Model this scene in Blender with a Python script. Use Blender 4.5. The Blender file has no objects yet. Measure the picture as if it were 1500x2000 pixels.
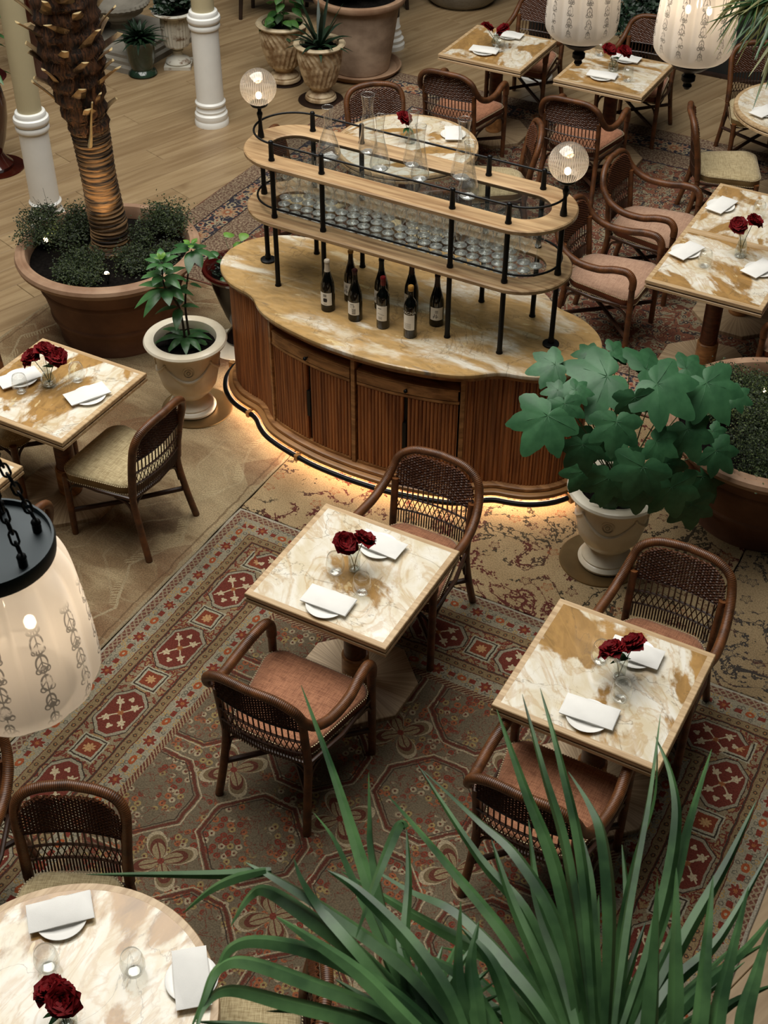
import bpy, math, random
from mathutils import Vector, Matrix
PI = math.pi
sin, cos, sqrt = math.sin, math.cos, math.sqrt
RD = random.Random(11)
SC = bpy.context.scene
COL = SC.collection

# ------------------------------------------------------------------ camera, world, lights, exposure
CAMZ = 5.071
PITCH = math.radians(40.2444)
ROLL = math.radians(0.264)
FPX = 2653.6
_fw = Vector((0, cos(PITCH), -sin(PITCH)))
_rt = Vector((1, 0, 0))
_up = _rt.cross(_fw)
_r2 = _rt * cos(ROLL) + _up * sin(ROLL)
_u2 = _up * cos(ROLL) - _rt * sin(ROLL)
cam = bpy.data.cameras.new('camera')
cam.sensor_fit = 'VERTICAL'
cam.sensor_height = 36
cam.lens = FPX / 2000 * 36
cam.clip_start = 0.05
cam.dof.use_dof = True
cam.dof.focus_distance = 6.0
cam.dof.aperture_fstop = 13.0
camo = bpy.data.objects.new('camera', cam)
COL.objects.link(camo)
camo.matrix_world = Matrix(((_r2.x, _u2.x, -_fw.x, 0), (_r2.y, _u2.y, -_fw.y, 0), (_r2.z, _u2.z, -_fw.z, CAMZ), (0, 0, 0, 1)))
SC.camera = camo
SC.view_settings.view_transform = 'Standard'
SC.view_settings.look = 'None'
SC.view_settings.exposure = -0.38
SC.view_settings.gamma = 1.0
SC.view_settings.use_curve_mapping = False
SC.cycles.max_bounces = 8
SC.cycles.diffuse_bounces = 3
SC.cycles.glossy_bounces = 3
SC.cycles.transparent_max_bounces = 24
SC.cycles.transmission_bounces = 4
SC.cycles.sample_clamp_indirect = 4.0
SC.cycles.caustics_reflective = False
SC.cycles.caustics_refractive = False
world = bpy.data.worlds.new('world')
SC.world = world
world.use_nodes = True
world.node_tree.nodes['Background'].inputs[0].default_value = (0.88, 0.95, 0.92, 1)
world.node_tree.nodes['Background'].inputs[1].default_value = 0.10


def area(name, loc, target, sx, sy, power, color):
    l = bpy.data.lights.new(name, 'AREA')
    l.shape = 'RECTANGLE'
    l.size = sx
    l.size_y = sy
    l.energy = power
    l.color = color
    o = bpy.data.objects.new(name, l)
    COL.objects.link(o)
    o.location = loc
    d = Vector(target) - Vector(loc)
    o.rotation_euler = d.to_track_quat('-Z', 'Y').to_euler()
    return o


area('skylight', (-1.6, 7.4, 8.8), (-1.5, 7.1, 0.0), 8.0, 8.0, 1560, (1.0, 0.97, 0.91))


def bulb(loc, power, color, r=0.02):
    l = bpy.data.lights.new('bulb_light', 'POINT')
    l.energy = power
    l.color = color
    l.shadow_soft_size = r
    o = bpy.data.objects.new('bulb_light', l)
    COL.objects.link(o)
    o.location = loc
    return o


# ------------------------------------------------------------------ frames of reference
A = math.radians(-28.5)          # the tables, the bar and the rugs are laid out along these axes
CA, SA = cos(A), sin(A)


def W(p, q, z=0.0):
    return Vector((p * CA - q * SA, p * SA + q * CA, z))


def at(u, v, y):
    """the point at distance y into the room seen at pixel u, v"""
    d = _r2 * ((u - 750) / FPX) - _u2 * ((v - 1000) / FPX) + _fw
    return Vector((0, 0, CAMZ)) + d * (y / d.y)


def atz(u, v, z):
    d = _r2 * ((u - 750) / FPX) - _u2 * ((v - 1000) / FPX) + _fw
    return Vector((0, 0, CAMZ)) + d * ((z - CAMZ) / d.z)


def atd(u, v, t):
    d = _r2 * ((u - 750) / FPX) - _u2 * ((v - 1000) / FPX) + _fw
    return Vector((0, 0, CAMZ)) + d * t


FZ = 0.012                       # pile height of the rugs

# ------------------------------------------------------------------ shader expressions
NT = None
BS = None


def lin(c):
    c = c / 255.0
    return c / 12.92 if c <= 0.04045 else ((c + 0.055) / 1.055) ** 2.4


def rgb(r, g, b):
    return (lin(r), lin(g), lin(b), 1.0)


class X:
    def __init__(s, k): s.k = k
    def __add__(s, o): return mt('ADD', s, o)
    def __radd__(s, o): return mt('ADD', o, s)
    def __sub__(s, o): return mt('SUBTRACT', s, o)
    def __rsub__(s, o): return mt('SUBTRACT', o, s)
    def __mul__(s, o): return mt('MULTIPLY', s, o)
    def __rmul__(s, o): return mt('MULTIPLY', o, s)
    def __truediv__(s, o): return mt('DIVIDE', s, o)
    def __lt__(s, o): return mt('LESS_THAN', s, o)
    def __gt__(s, o): return mt('GREATER_THAN', s, o)


def put(sock, v):
    if isinstance(v, X):
        NT.links.new(v.k, sock)
    elif isinstance(v, (int, float)):
        sock.default_value = v
    else:
        sock.default_value = v


def mt(op, a, b=None, c=None):
    n = NT.nodes.new('ShaderNodeMath')
    n.operation = op
    put(n.inputs[0], a)
    if b is not None: put(n.inputs[1], b)
    if c is not None: put(n.inputs[2], c)
    return X(n.outputs[0])


def ab(a): return mt('ABSOLUTE', a)
def mn(a, b): return mt('MINIMUM', a, b)
def mx(a, b): return mt('MAXIMUM', a, b)
def sn(a): return mt('SINE', a)
def cs(a): return mt('COSINE', a)
def pm(a, s): return mt('PINGPONG', a, s)
def mod(a, s): return mt('FLOORED_MODULO', a, s)
def flr(a): return mt('FLOOR', a)
def hyp(a, b): return mt('SQRT', a * a + b * b)
def at2(a, b): return mt('ARCTAN2', a, b)


def ss(lo, hi, v):
    n = NT.nodes.new('ShaderNodeMapRange')
    n.interpolation_type = 'SMOOTHSTEP'
    put(n.inputs[0], v)
    n.inputs[1].default_value = lo
    n.inputs[2].default_value = hi
    return X(n.outputs[0])


def vec(x, y, z=0.0):
    n = NT.nodes.new('ShaderNodeCombineXYZ')
    put(n.inputs[0], x); put(n.inputs[1], y); put(n.inputs[2], z)
    return X(n.outputs[0])


def sep(v):
    n = NT.nodes.new('ShaderNodeSeparateXYZ')
    put(n.inputs[0], v)
    return X(n.outputs[0]), X(n.outputs[1]), X(n.outputs[2])


def noise(v, scale, detail=3, dist=0.0, rough=0.55):
    n = NT.nodes.new('ShaderNodeTexNoise')
    put(n.inputs['Vector'], v)
    n.inputs['Scale'].default_value = scale
    n.inputs['Detail'].default_value = detail
    n.inputs['Roughness'].default_value = rough
    n.inputs['Distortion'].default_value = dist
    return X(n.outputs[0])


def vor(v, scale, feat='F1', rnd=1.0, dim='3D'):
    n = NT.nodes.new('ShaderNodeTexVoronoi')
    n.voronoi_dimensions = dim
    n.feature = feat
    put(n.inputs['Vector'], v)
    n.inputs['Scale'].default_value = scale
    n.inputs['Randomness'].default_value = rnd
    if feat == 'DISTANCE_TO_EDGE':
        return X(n.outputs['Distance']), None, None
    return X(n.outputs['Distance']), X(n.outputs['Color']), X(n.outputs['Position'])


def mix(f, a, b):
    n = NT.nodes.new('ShaderNodeMix')
    n.data_type = 'RGBA'
    put(n.inputs[0], f)
    put(n.inputs[6], a)
    put(n.inputs[7], b)
    return X(n.outputs[2])


def mul(f, a, b):
    n = NT.nodes.new('ShaderNodeMix')
    n.data_type = 'RGBA'
    n.blend_type = 'MULTIPLY'
    put(n.inputs[0], f)
    put(n.inputs[6], a)
    put(n.inputs[7], b)
    return X(n.outputs[2])


def tc(which='Object'):
    n = NT.nodes.new('ShaderNodeTexCoord')
    return X(n.outputs[which])


def rnd_obj():
    n = NT.nodes.new('ShaderNodeObjectInfo')
    return X(n.outputs['Random'])


def bump(h, strength=0.3, dist=0.005):
    n = NT.nodes.new('ShaderNodeBump')
    put(n.inputs['Height'], h)
    n.inputs['Strength'].default_value = strength
    n.inputs['Distance'].default_value = dist
    NT.links.new(n.outputs[0], BS.inputs['Normal'])


def mat(name, rough=0.5, metal=0.0, col=None, spec=0.5, coat=0.0, sheen=0.0):
    global NT, BS
    m = bpy.data.materials.new(name)
    m.use_nodes = True
    NT = m.node_tree
    BS = NT.nodes['Principled BSDF']
    BS.inputs['Roughness'].default_value = rough
    BS.inputs['Metallic'].default_value = metal
    BS.inputs['Specular IOR Level'].default_value = spec
    BS.inputs['Coat Weight'].default_value = coat
    BS.inputs['Sheen Weight'].default_value = sheen
    if col: BS.inputs['Base Color'].default_value = col
    return m


def base(c): put(BS.inputs['Base Color'], c)


def plain(name, c, rough=0.5, metal=0.0, var=0.12, scale=8, bstr=0.0, bscale=60, **k):
    m = mat(name, rough, metal, **k)
    o = tc()
    n = noise(o, scale, 4)
    dark = tuple(x * (1 - 2 * var) for x in c[:3]) + (1,)
    base(mix(ss(0.3, 0.7, n), dark, c))
    if bstr: bump(noise(o, bscale, 2), bstr, 0.004)
    return m


def emis(name, c, strength):
    m = mat(name)
    BS.inputs['Emission Color'].default_value = c
    BS.inputs['Emission Strength'].default_value = strength
    BS.inputs['Base Color'].default_value = c
    return m


MT = {}
MT['soil'] = plain('soil', rgb(24, 21, 19), 0.98, var=0.3, scale=40, bstr=1.0, bscale=90, spec=0.05)
MT['white_paint'] = plain('white_paint', rgb(242, 242, 236), 0.4, var=0.02)
MT['cream_paint'] = plain('cream_paint', rgb(196, 184, 148), 0.45, var=0.02)
MT['black_metal'] = plain('black_metal', rgb(26, 27, 28), 0.42, 0.6, var=0.1)
MT['iron'] = plain('iron', rgb(40, 50, 54), 0.5, 0.4, var=0.1)
MT['bronze'] = plain('bronze', rgb(150, 124, 84), 0.35, 0.8, var=0.1)
MT['linen'] = plain('linen', rgb(240, 238, 232), 0.85, var=0.03, bstr=0.15, bscale=300)
MT['porcelain'] = plain('porcelain', rgb(242, 240, 234), 0.18, var=0.01)
MT['dark_wall'] = plain('dark_wall', rgb(30, 32, 30), 0.6, var=0.2)
MT['dark_wood'] = plain('dark_wood', rgb(46, 30, 22), 0.45, var=0.25)
MT['thread'] = plain('thread', rgb(196, 178, 140), 0.8, var=0.02)
MT['petal'] = mat('petal', 0.65, spec=0.15)
n_ = noise(tc(), 25, 3)
base(mix(n_, rgb(70, 6, 10), rgb(126, 12, 18)))
MT['stamen'] = plain('stamen', rgb(34, 4, 10), 0.8)
MT['terracotta'] = mat('terracotta', 0.75)
o_ = tc()
base(mix(ss(0.35, 0.7, noise(o_, 3, 6)), rgb(92, 60, 44), rgb(120, 84, 62)))
bump(noise(o_, 40, 4), 0.15, 0.004)
MT['terracotta_rim'] = mat('terracotta_rim', 0.7)
o_ = tc()
base(mix(ss(0.3, 0.7, noise(o_, 5, 6)), rgb(140, 106, 80), rgb(170, 138, 110)))
bump(noise(o_, 40, 4), 0.15, 0.004)
MT['pale_clay'] = mat('pale_clay', 0.8)
o_ = tc()
base(mix(ss(0.3, 0.72, noise(o_, 4, 7)), rgb(140, 118, 98), rgb(186, 162, 138)))
MT['sand_glaze'] = mat('sand_glaze', 0.5)
o_ = tc()
base(mix(ss(0.35, 0.65, noise(o_, 9, 6)), rgb(142, 112, 78), rgb(214, 192, 156)))
MT['sand_rim'] = plain('sand_rim', rgb(204, 184, 150), 0.5, var=0.1, scale=20)
MT['cream_glaze'] = mat('cream_glaze', 0.32, coat=0.2)
o_ = tc()
base(mix(ss(0.3, 0.7, noise(o_, 3, 5)), rgb(214, 200, 172), rgb(240, 232, 212)))
bump(noise(o_, 14, 3), 0.08, 0.01)
MT['red_glaze'] = plain('red_glaze', rgb(74, 18, 14), 0.12, var=0.3, scale=4, coat=0.6)
MT['black_glaze'] = plain('black_glaze', rgb(26, 20, 20), 0.2, var=0.2, coat=0.4)
MT['brown_glaze'] = plain('brown_glaze', rgb(70, 26, 16), 0.12, var=0.3, scale=3, coat=0.6)
MT['green_glaze'] = plain('green_glaze', rgb(40, 62, 46), 0.15, var=0.3, scale=6, coat=0.6)
MT['old_white'] = mat('old_white', 0.7)
o_ = tc()
base(mix(ss(0.52, 0.66, noise(o_, 9, 6)), rgb(200, 196, 182), rgb(116, 92, 70)))
MT['stone'] = mat('stone', 0.85)
o_ = tc()
base(mix(noise(o_, 6, 8), rgb(92, 86, 76), rgb(158, 152, 138)))
bump(noise(o_, 30, 5), 0.4, 0.01)

# rattan: pole with a tight wrapped binding, the bump runs along the pole
MT['rattan'] = mat('rattan', 0.42, coat=0.08)
u_, v_, w_ = sep(tc('UV'))
o_ = tc()
n_ = noise(o_, 14, 4)
wrap = mt('POWER', ab(sn(u_ * (PI / 0.0080))), 0.5)
base(mix(ss(0.3, 0.72, n_ * 0.6 + wrap * 0.26), rgb(46, 26, 14), rgb(126, 76, 38)))
bump(wrap, 0.5, 0.003)
MT['rattan_dark'] = mat('rattan_dark', 0.4)
o_ = tc()
base(mix(noise(o_, 20, 4), rgb(34, 20, 14), rgb(72, 44, 27)))
MT['weave'] = mat('weave', 0.42)
o_ = tc()
base(mix(noise(o_, 60, 3), rgb(48, 26, 15), rgb(112, 64, 34)))


def fabric(name, c1, c2):
    m = mat(name, 0.85, sheen=0.2)
    x, y, z = sep(tc())
    v = vec(x * 1.0, y * 1.0, 0)
    wa = noise(vec(x * 420, y * 24, z), 1.0, 2)
    wb = noise(vec(x * 24, y * 420, z + 7), 1.0, 2)
    f = ss(0.35, 0.65, (wa + wb) * 0.5)
    big = noise(v, 6, 3)
    base(mul(0.35, mix(f, c1, c2), mix(big, (0.6, 0.6, 0.6, 1), (1, 1, 1, 1))))
    bump(wa + wb, 0.35, 0.003)
    return m


MT['terra_fabric'] = fabric('terra_fabric', rgb(128, 78, 50), rgb(184, 126, 90))
MT['pink_fabric'] = fabric('pink_fabric', rgb(156, 118, 94), rgb(194, 156, 128))
MT['cream_fabric'] = fabric('cream_fabric', rgb(148, 128, 88), rgb(204, 186, 144))
MT['terra_leather'] = plain('terra_leather', rgb(118, 62, 38), 0.5, var=0.15)
MT['cream_leather'] = plain('cream_leather', rgb(146, 118, 72), 0.6, var=0.15)


def oak(name, c1, c2, axis='x', gscale=1.0, rough=0.42, radial=False, per_obj=False):
    m = mat(name, rough)
    x, y, z = sep(tc())
    if per_obj:
        r = rnd_obj()
        x = x + r * 37.0
        y = y + r * 11.0
    if radial:
        a = at2(y, x)
        g = noise(vec(a * 30.0, hyp(x, y) * 1.5, 0), 1.0, 4)
    else:
        u, v = (x, y) if axis == 'x' else (y, x)
        g = noise(vec(u * 2.2 * gscale, v * 34 * gscale, z * 34 * gscale), 1.0, 5, 0.6)
    f = ss(0.3, 0.7, g)
    c = mix(f, c1, c2)
    if per_obj:
        kn = noise(vec(x * 1.2, y * 1.2, 0), 2.0, 3)
        c = mul(0.55, c, mix(ss(0.62, 0.78, kn), (1, 1, 1, 1), (0.45, 0.36, 0.28, 1)))
        c = mul(0.5, c, mix(r, (0.66, 0.60, 0.54, 1), (1.0, 0.98, 0.94, 1)))
    base(c)
    bump(g, 0.12, 0.002)
    return m


MT['floor_oak'] = oak('floor_oak', rgb(144, 120, 88), rgb(170, 147, 113), 'x', 0.5, 0.36, per_obj=True)
MT['shelf_oak'] = oak('shelf_oak', rgb(146, 112, 76), rgb(196, 164, 122), 'x', 1.0, 0.4)
MT['table_oak'] = oak('table_oak', rgb(170, 138, 98), rgb(206, 178, 138), 'x', 1.2, 0.4)
MT['base_oak'] = oak('base_oak', rgb(146, 122, 92), rgb(188, 164, 130), radial=True, rough=0.5)
MT['walnut'] = oak('walnut', rgb(74, 38, 20), rgb(116, 66, 36), 'x', 1.0, 0.38)
MT['bar_wood'] = mat('bar_wood', 0.4)
x_, y_, z_ = sep(tc())
g_ = noise(vec(x_ * 40, y_ * 40, z_ * 2.2), 1.0, 4, 0.5)
base(mix(ss(0.3, 0.7, g_), rgb(128, 72, 38), rgb(188, 120, 68)))
MT['bar_frame'] = mat('bar_frame', 0.38)
x_, y_, z_ = sep(tc())
g_ = noise(vec(x_ * 6, y_ * 30, z_ * 30), 1.0, 4, 0.5)
base(mix(ss(0.3, 0.7, g_), rgb(136, 90, 50), rgb(196, 142, 88)))
MT['bar_dark'] = plain('bar_dark', rgb(28, 18, 12), 0.6, var=0.2)
MT['bar_trim'] = plain('bar_trim', rgb(196, 142, 84), 0.35, var=0.15, scale=5)


def marble(name, amber_lo, amber_hi, stretch=(1.0, 1.9), ochre=rgb(178, 138, 84), seed=0.0, rough=0.14, streaks=False):
    m = mat(name, rough, coat=0.3)
    x, y, z = sep(tc())
    r = rnd_obj()
    if streaks: r = r * 0.0
    x = x + r * 23.0 + seed
    y = y + r * 57.0
    th = r * 5.0 if not streaks else r * 0.0
    xr = x * cs(th) - y * sn(th)
    yr = x * sn(th) + y * cs(th)
    v = vec(xr * stretch[0], yr * stretch[1], 0)
    n1 = noise(v, 1.45, 6, 0.9, 0.52)
    cl = noise(v, 5.0, 6, 1.2)
    cream = mix(ss(0.3, 0.7, cl), rgb(218, 204, 174), rgb(236, 231, 218))
    amber = mix(ss(0.3, 0.75, noise(v, 7, 6, 0.8)), ochre, tuple(k * 0.62 for k in ochre[:3]) + (1,))
    n2 = noise(v, 12, 5)
    am = ss(amber_lo, amber_hi, n1 + (n2 - 0.5) * 0.12)
    c = mix(am, cream, amber)
    # pale chips inside the amber
    chips = ss(0.645, 0.67, noise(vec(xr * 5, yr * 13, 0), 1.0, 3, 0.4)) * am
    c = mix(chips * 0.75, c, rgb(226, 206, 158))
    if streaks:
        st = ss(0.62, 0.70, noise(vec(xr * 1.2 + yr * .4, yr * 9, 5.0), 1.0, 6, 0.6))
        c = mix(st * 0.6, c, rgb(226, 212, 176))
        dk = ss(0.66, 0.74, noise(vec(xr * 1.5 - yr * .5, yr * 14, 8.0), 1.0, 6, 0.8))
        c = mix(dk * 0.8, c, rgb(104, 100, 96))
    # soft ochre halo and fine veins
    n3 = noise(v, 2.6, 5, 1.6)
    halo = ss(0.055, 0.0, ab(n3 - 0.5))
    c = mix(halo * 0.42, c, rgb(186, 146, 86))
    vein = ss(0.007, 0.0, ab(noise(vec(xr, yr, 3.3), 2.1, 6, 0.7) - 0.52))
    c = mix(vein * 0.45, c, rgb(112, 92, 66))
    vein2 = ss(0.010, 0.0, ab(noise(vec(xr, yr, 9.1), 4.5, 5, 0.5) - 0.5))
    c = mix(vein2 * 0.18, c, rgb(150, 120, 78))
    base(c)
    return m


MT['marble'] = marble('marble', 0.545, 0.60)
MT['marble_amber'] = marble('marble_amber', 0.455, 0.51)
MT['bar_marble'] = marble('bar_marble', 0.34, 0.52, (1.1, 2.6), rgb(200, 164, 110), 4.0, 0.2, True)


def thin_glass(name, tint=(0.97, 0.98, 0.97, 1), edge=0.55, ribs=0, base_ref=0.05, rcol=(1, 1, 1, 1), milk=0.0, haze=0.0, painted_glint0=0.0):
    global NT, BS
    m = bpy.data.materials.new(name)
    m.use_nodes = True
    NT = m.node_tree
    NT.nodes.clear()
    out = NT.nodes.new('ShaderNodeOutputMaterial')
    tr = NT.nodes.new('ShaderNodeBsdfTransparent')
    tr.inputs[0].default_value = tint
    gl = NT.nodes.new('ShaderNodeBsdfGlossy')
    gl.inputs['Roughness'].default_value = 0.07
    gl.inputs[0].default_value = rcol
    lw = NT.nodes.new('ShaderNodeLayerWeight')
    lw.inputs[0].default_value = 0.35
    fc_ = X(lw.outputs['Facing'])
    f = mt('POWER', fc_, 1.6) * edge + base_ref
    put(tr.inputs[0], mix(ss(0.55, 1.0, fc_) * 0.45, tint, (0.45, 0.46, 0.46, 1)))
    if ribs and milk:
        x, y, z = sep(tc())
    elif ribs:
        x, y, z = sep(tc())
        rb = ab(sn(at2(y, x) * (ribs / 2.0)))
        f = f + mt('POWER', rb, 6) * 0.25
        b = NT.nodes.new('ShaderNodeBump')
        b.inputs['Strength'].default_value = 0.2
        b.inputs['Distance'].default_value = 0.004
        put(b.inputs['Height'], rb)
        NT.links.new(b.outputs[0], gl.inputs['Normal'])
    ms = NT.nodes.new('ShaderNodeMixShader')
    put(ms.inputs[0], f)
    NT.links.new(tr.outputs[0], ms.inputs[1])
    NT.links.new(gl.outputs[0], ms.inputs[2])
    last = ms.outputs[0]
    if haze:  # white diffuse mixed into the glass paints bright glints along its edges
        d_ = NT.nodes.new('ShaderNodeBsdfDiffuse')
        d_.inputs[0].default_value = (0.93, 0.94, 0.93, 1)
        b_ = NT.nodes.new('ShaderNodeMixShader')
        put(b_.inputs[0], ss(0.62, 0.98, fc_) * haze + painted_glint0)
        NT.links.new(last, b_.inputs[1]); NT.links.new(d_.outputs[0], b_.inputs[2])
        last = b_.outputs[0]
    if milk:
        d_ = NT.nodes.new('ShaderNodeBsdfDiffuse'); t_ = NT.nodes.new('ShaderNodeBsdfTranslucent')
        for q_ in (d_, t_): q_.inputs[0].default_value = (0.86, 0.84, 0.80, 1)
        a_ = NT.nodes.new('ShaderNodeMixShader'); a_.inputs[0].default_value = 0.4
        NT.links.new(d_.outputs[0], a_.inputs[1]); NT.links.new(t_.outputs[0], a_.inputs[2])
        b_ = NT.nodes.new('ShaderNodeMixShader')
        put(b_.inputs[0], mt('POWER', ab(sn(at2(y, x) * 24.0)), 2.0) * (ss(0.075, 0.03, z) * milk) + 0.10)
        NT.links.new(last, b_.inputs[1]); NT.links.new(a_.outputs[0], b_.inputs[2])
        last = b_.outputs[0]
    NT.links.new(last, out.inputs[0])
    return m


MT['glass'] = thin_glass('glass', edge=0.75, base_ref=0.07, haze=0.34, painted_glint0=0.012)
MT['glass_base'] = thin_glass('glass_base', (0.92, 0.93, 0.92, 1), 0.8, 0, 0.26, haze=0.35, painted_glint0=0.20)  # foot whitened all over as a painted highlight
MT['carafe_glass'] = thin_glass('carafe_glass', edge=0.85, base_ref=0.08, haze=0.55, painted_glint0=0.02)
MT['tumbler_base'] = thin_glass('tumbler_base', (0.94, 0.95, 0.94, 1), 0.8, 0, 0.16, haze=0.3, painted_glint0=0.03)
MT['pane'] = thin_glass('pane', (0.93, 0.95, 0.94, 1), 0.5, 0, 0.03)
MT['globe_glass'] = thin_glass('globe_glass', (0.86, 0.84, 0.81, 1), 0.40, 72, 0.10, (1.0, 0.96, 0.90, 1), 0.55)
MT['vase_glass'] = thin_glass('vase_glass', (0.86, 0.90, 0.86, 1), 0.6, 24, 0.12)
MT['bulb'] = emis('bulb', (1.0, 0.72, 0.44, 1), 22)
MT['lantern_bulb'] = emis('lantern_bulb', (1.0, 0.74, 0.48, 1), 16)
MT['small_bulb'] = emis('small_bulb', (1.0, 0.72, 0.42, 1), 30)
MT['led'] = emis('led', (1.0, 0.76, 0.56, 1), 75)
MT['bottle_glass'] = plain('bottle_glass', rgb(9, 11, 9), 0.1, var=0.2, coat=0.15)
MT['bottle_brown'] = plain('bottle_brown', rgb(34, 24, 8), 0.1, var=0.2, coat=0.15)
MT['foil_white'] = plain('foil_white', rgb(196, 184, 164), 0.4, var=0.03)
MT['foil_amber'] = plain('foil_amber', rgb(176, 132, 64), 0.4, var=0.05)
MT['foil_dark'] = plain('foil_dark', rgb(44, 14, 14), 0.3, var=0.1)
MT['foil_black'] = plain('foil_black', rgb(24, 30, 28), 0.3, var=0.1)
MT['foil_red'] = plain('foil_red', rgb(96, 14, 18), 0.3, var=0.05)
MT['paper'] = plain('paper', rgb(240, 236, 226), 0.8, var=0.03)
MT['ink'] = plain('ink', rgb(40, 34, 34), 0.8, var=0.02)
MT['white_ink'] = plain('white_ink', rgb(214, 210, 200), 0.8, var=0.02)


def leafmat(name, c1, c2, rough=0.45, trans=0.25, sc_=7.0, lo=0.3, hi=0.7):
    m = mat(name, rough)
    o = tc()
    r = rnd_obj()
    c = mix(ss(lo, hi, noise(o, sc_, 4)), c1, c2)
    c = mul(0.75, c, mix(r, (0.5, 0.56, 0.5, 1), (1.1, 1.1, 1.05, 1)))
    base(c)
    out = [n for n in NT.nodes if n.type == 'OUTPUT_MATERIAL'][0]
    tl = NT.nodes.new('ShaderNodeBsdfTranslucent')
    NT.links.new(c.k, tl.inputs[0])
    ms = NT.nodes.new('ShaderNodeMixShader')
    ms.inputs[0].default_value = trans
    NT.links.new(BS.outputs[0], ms.inputs[1])
    NT.links.new(tl.outputs[0], ms.inputs[2])
    NT.links.new(ms.outputs[0], out.inputs[0])
    return m


MT['palm_leaf'] = leafmat('palm_leaf', rgb(40, 74, 42), rgb(96, 138, 84), 0.38, 0.22)
MT['palm_dry'] = leafmat('palm_dry', rgb(120, 118, 66), rgb(164, 162, 108), 0.5, 0.3)
MT['big_leaf'] = leafmat('big_leaf', rgb(50, 98, 62), rgb(72, 124, 82), 0.5, 0.10, 2.0)
MT['gloss_leaf'] = leafmat('gloss_leaf', rgb(40, 82, 44), rgb(84, 130, 78), 0.32, 0.2)
MT['young_leaf'] = leafmat('young_leaf', rgb(96, 146, 56), rgb(140, 180, 84), 0.4, 0.3)
MT['bush_leaf'] = leafmat('bush_leaf', rgb(26, 42, 20), rgb(124, 140, 78), 0.6, 0.25, 130.0, 0.48, 0.68)
MT['dark_leaf'] = leafmat('dark_leaf', rgb(16, 34, 22), rgb(40, 66, 42), 0.45, 0.1)
MT['fresh_leaf'] = leafmat('fresh_leaf', rgb(40, 84, 34), rgb(84, 130, 60), 0.5, 0.25)
MT['stem'] = plain('stem', rgb(70, 92, 48), 0.6, var=0.15)
MT['bark_stem'] = plain('bark_stem', rgb(58, 44, 32), 0.8, var=0.2)

# frosted, etched lantern glass
m_ = bpy.data.materials.new('frosted_glass')
m_.use_nodes = True
NT = m_.node_tree
NT.nodes.clear()
out_ = NT.nodes.new('ShaderNodeOutputMaterial')
df = NT.nodes.new('ShaderNodeBsdfDiffuse')
tl = NT.nodes.new('ShaderNodeBsdfTranslucent')
gl = NT.nodes.new('ShaderNodeBsdfGlossy')
gl.inputs['Roughness'].default_value = 0.3
x_, y_, z_ = sep(tc())
th = at2(y_, x_) * (12 / (2 * PI))
a_ = ab(mod(th, 1.0) - 0.5)                    # 0 in the middle of each lobe
aa = a_ * 0.115
zc = mod(z_ + 0.01, 0.058) - 0.029
zd = mod(z_ + 0.05, 0.116) - 0.058
w1 = ab(hyp(aa, zc * 0.62) - (z_ * 0.030 + 0.0085)) < 0.0022
w2 = ab(hyp(aa - 0.013, zc + 0.018) - 0.0065) < 0.0020
w3 = (ab(zc + aa * 1.1 - 0.008) < 0.0024) * (aa < 0.020)
w4 = (aa < 0.0018) * (ab(zc) < 0.03)
w5 = hyp(aa, zd) < 0.008
zone = ss(0.16, 0.12, ab(z_ - 0.205)) * (aa < 0.030)
breakup = ss(0.34, 0.50, noise(vec(x_, y_, z_), 34, 3))
pat = mx(mx(w1, w2), mx(w3, mx(w4, w5))) * zone * breakup
cc = mix(pat * 0.8, rgb(226, 224, 220), rgb(56, 56, 56))
for nd in (df, tl):
    NT.links.new(cc.k, nd.inputs[0])
ms = NT.nodes.new('ShaderNodeMixShader')
ms.inputs[0].default_value = 0.30
NT.links.new(df.outputs[0], ms.inputs[1])
NT.links.new(tl.outputs[0], ms.inputs[2])
ms2 = NT.nodes.new('ShaderNodeMixShader')
ms2.inputs[0].default_value = 0.06
NT.links.new(ms.outputs[0], ms2.inputs[1])
NT.links.new(gl.outputs[0], ms2.inputs[2])
tp_ = NT.nodes.new('ShaderNodeBsdfTransparent')
ms3 = NT.nodes.new('ShaderNodeMixShader')
ms3.inputs[0].default_value = 0.13
NT.links.new(ms2.outputs[0], ms3.inputs[1])
NT.links.new(tp_.outputs[0], ms3.inputs[2])
NT.links.new(ms3.outputs[0], out_.inputs[0])
MT['frosted'] = m_

# palm trunk: ringed below, shaggy brown fibre above
MT['trunk'] = mat('trunk', 0.75)
x_, y_, z_ = sep(tc())
o_ = vec(x_, y_, z_)
ring = noise(vec(x_ * 5, y_ * 5, z_ * 62), 1.0, 4, 0.7)
base(mix(ss(0.38, 0.62, ring), rgb(34, 24, 17), rgb(132, 100, 64)))
bump(ring, 0.9, 0.02)
MT['fibre'] = mat('fibre', 0.9)
x_, y_, z_ = sep(tc())
fb = noise(vec(x_ * 30, y_ * 30, z_ * 6), 1.0, 5, 1.5)
base(mix(ss(0.35, 0.7, fb), rgb(28, 20, 15), rgb(104, 66, 38)))
bump(fb, 1.0, 0.02)
MT['boot'] = mat('boot', 0.7)
x_, y_, z_ = sep(tc())
base(mix(ss(0.35, 0.6, noise(vec(x_, y_, z_), 9, 4)), rgb(74, 52, 34), rgb(150, 124, 86)))
MT['boot_end'] = plain('boot_end', rgb(196, 172, 124), 0.8, var=0.12, scale=30)

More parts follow.
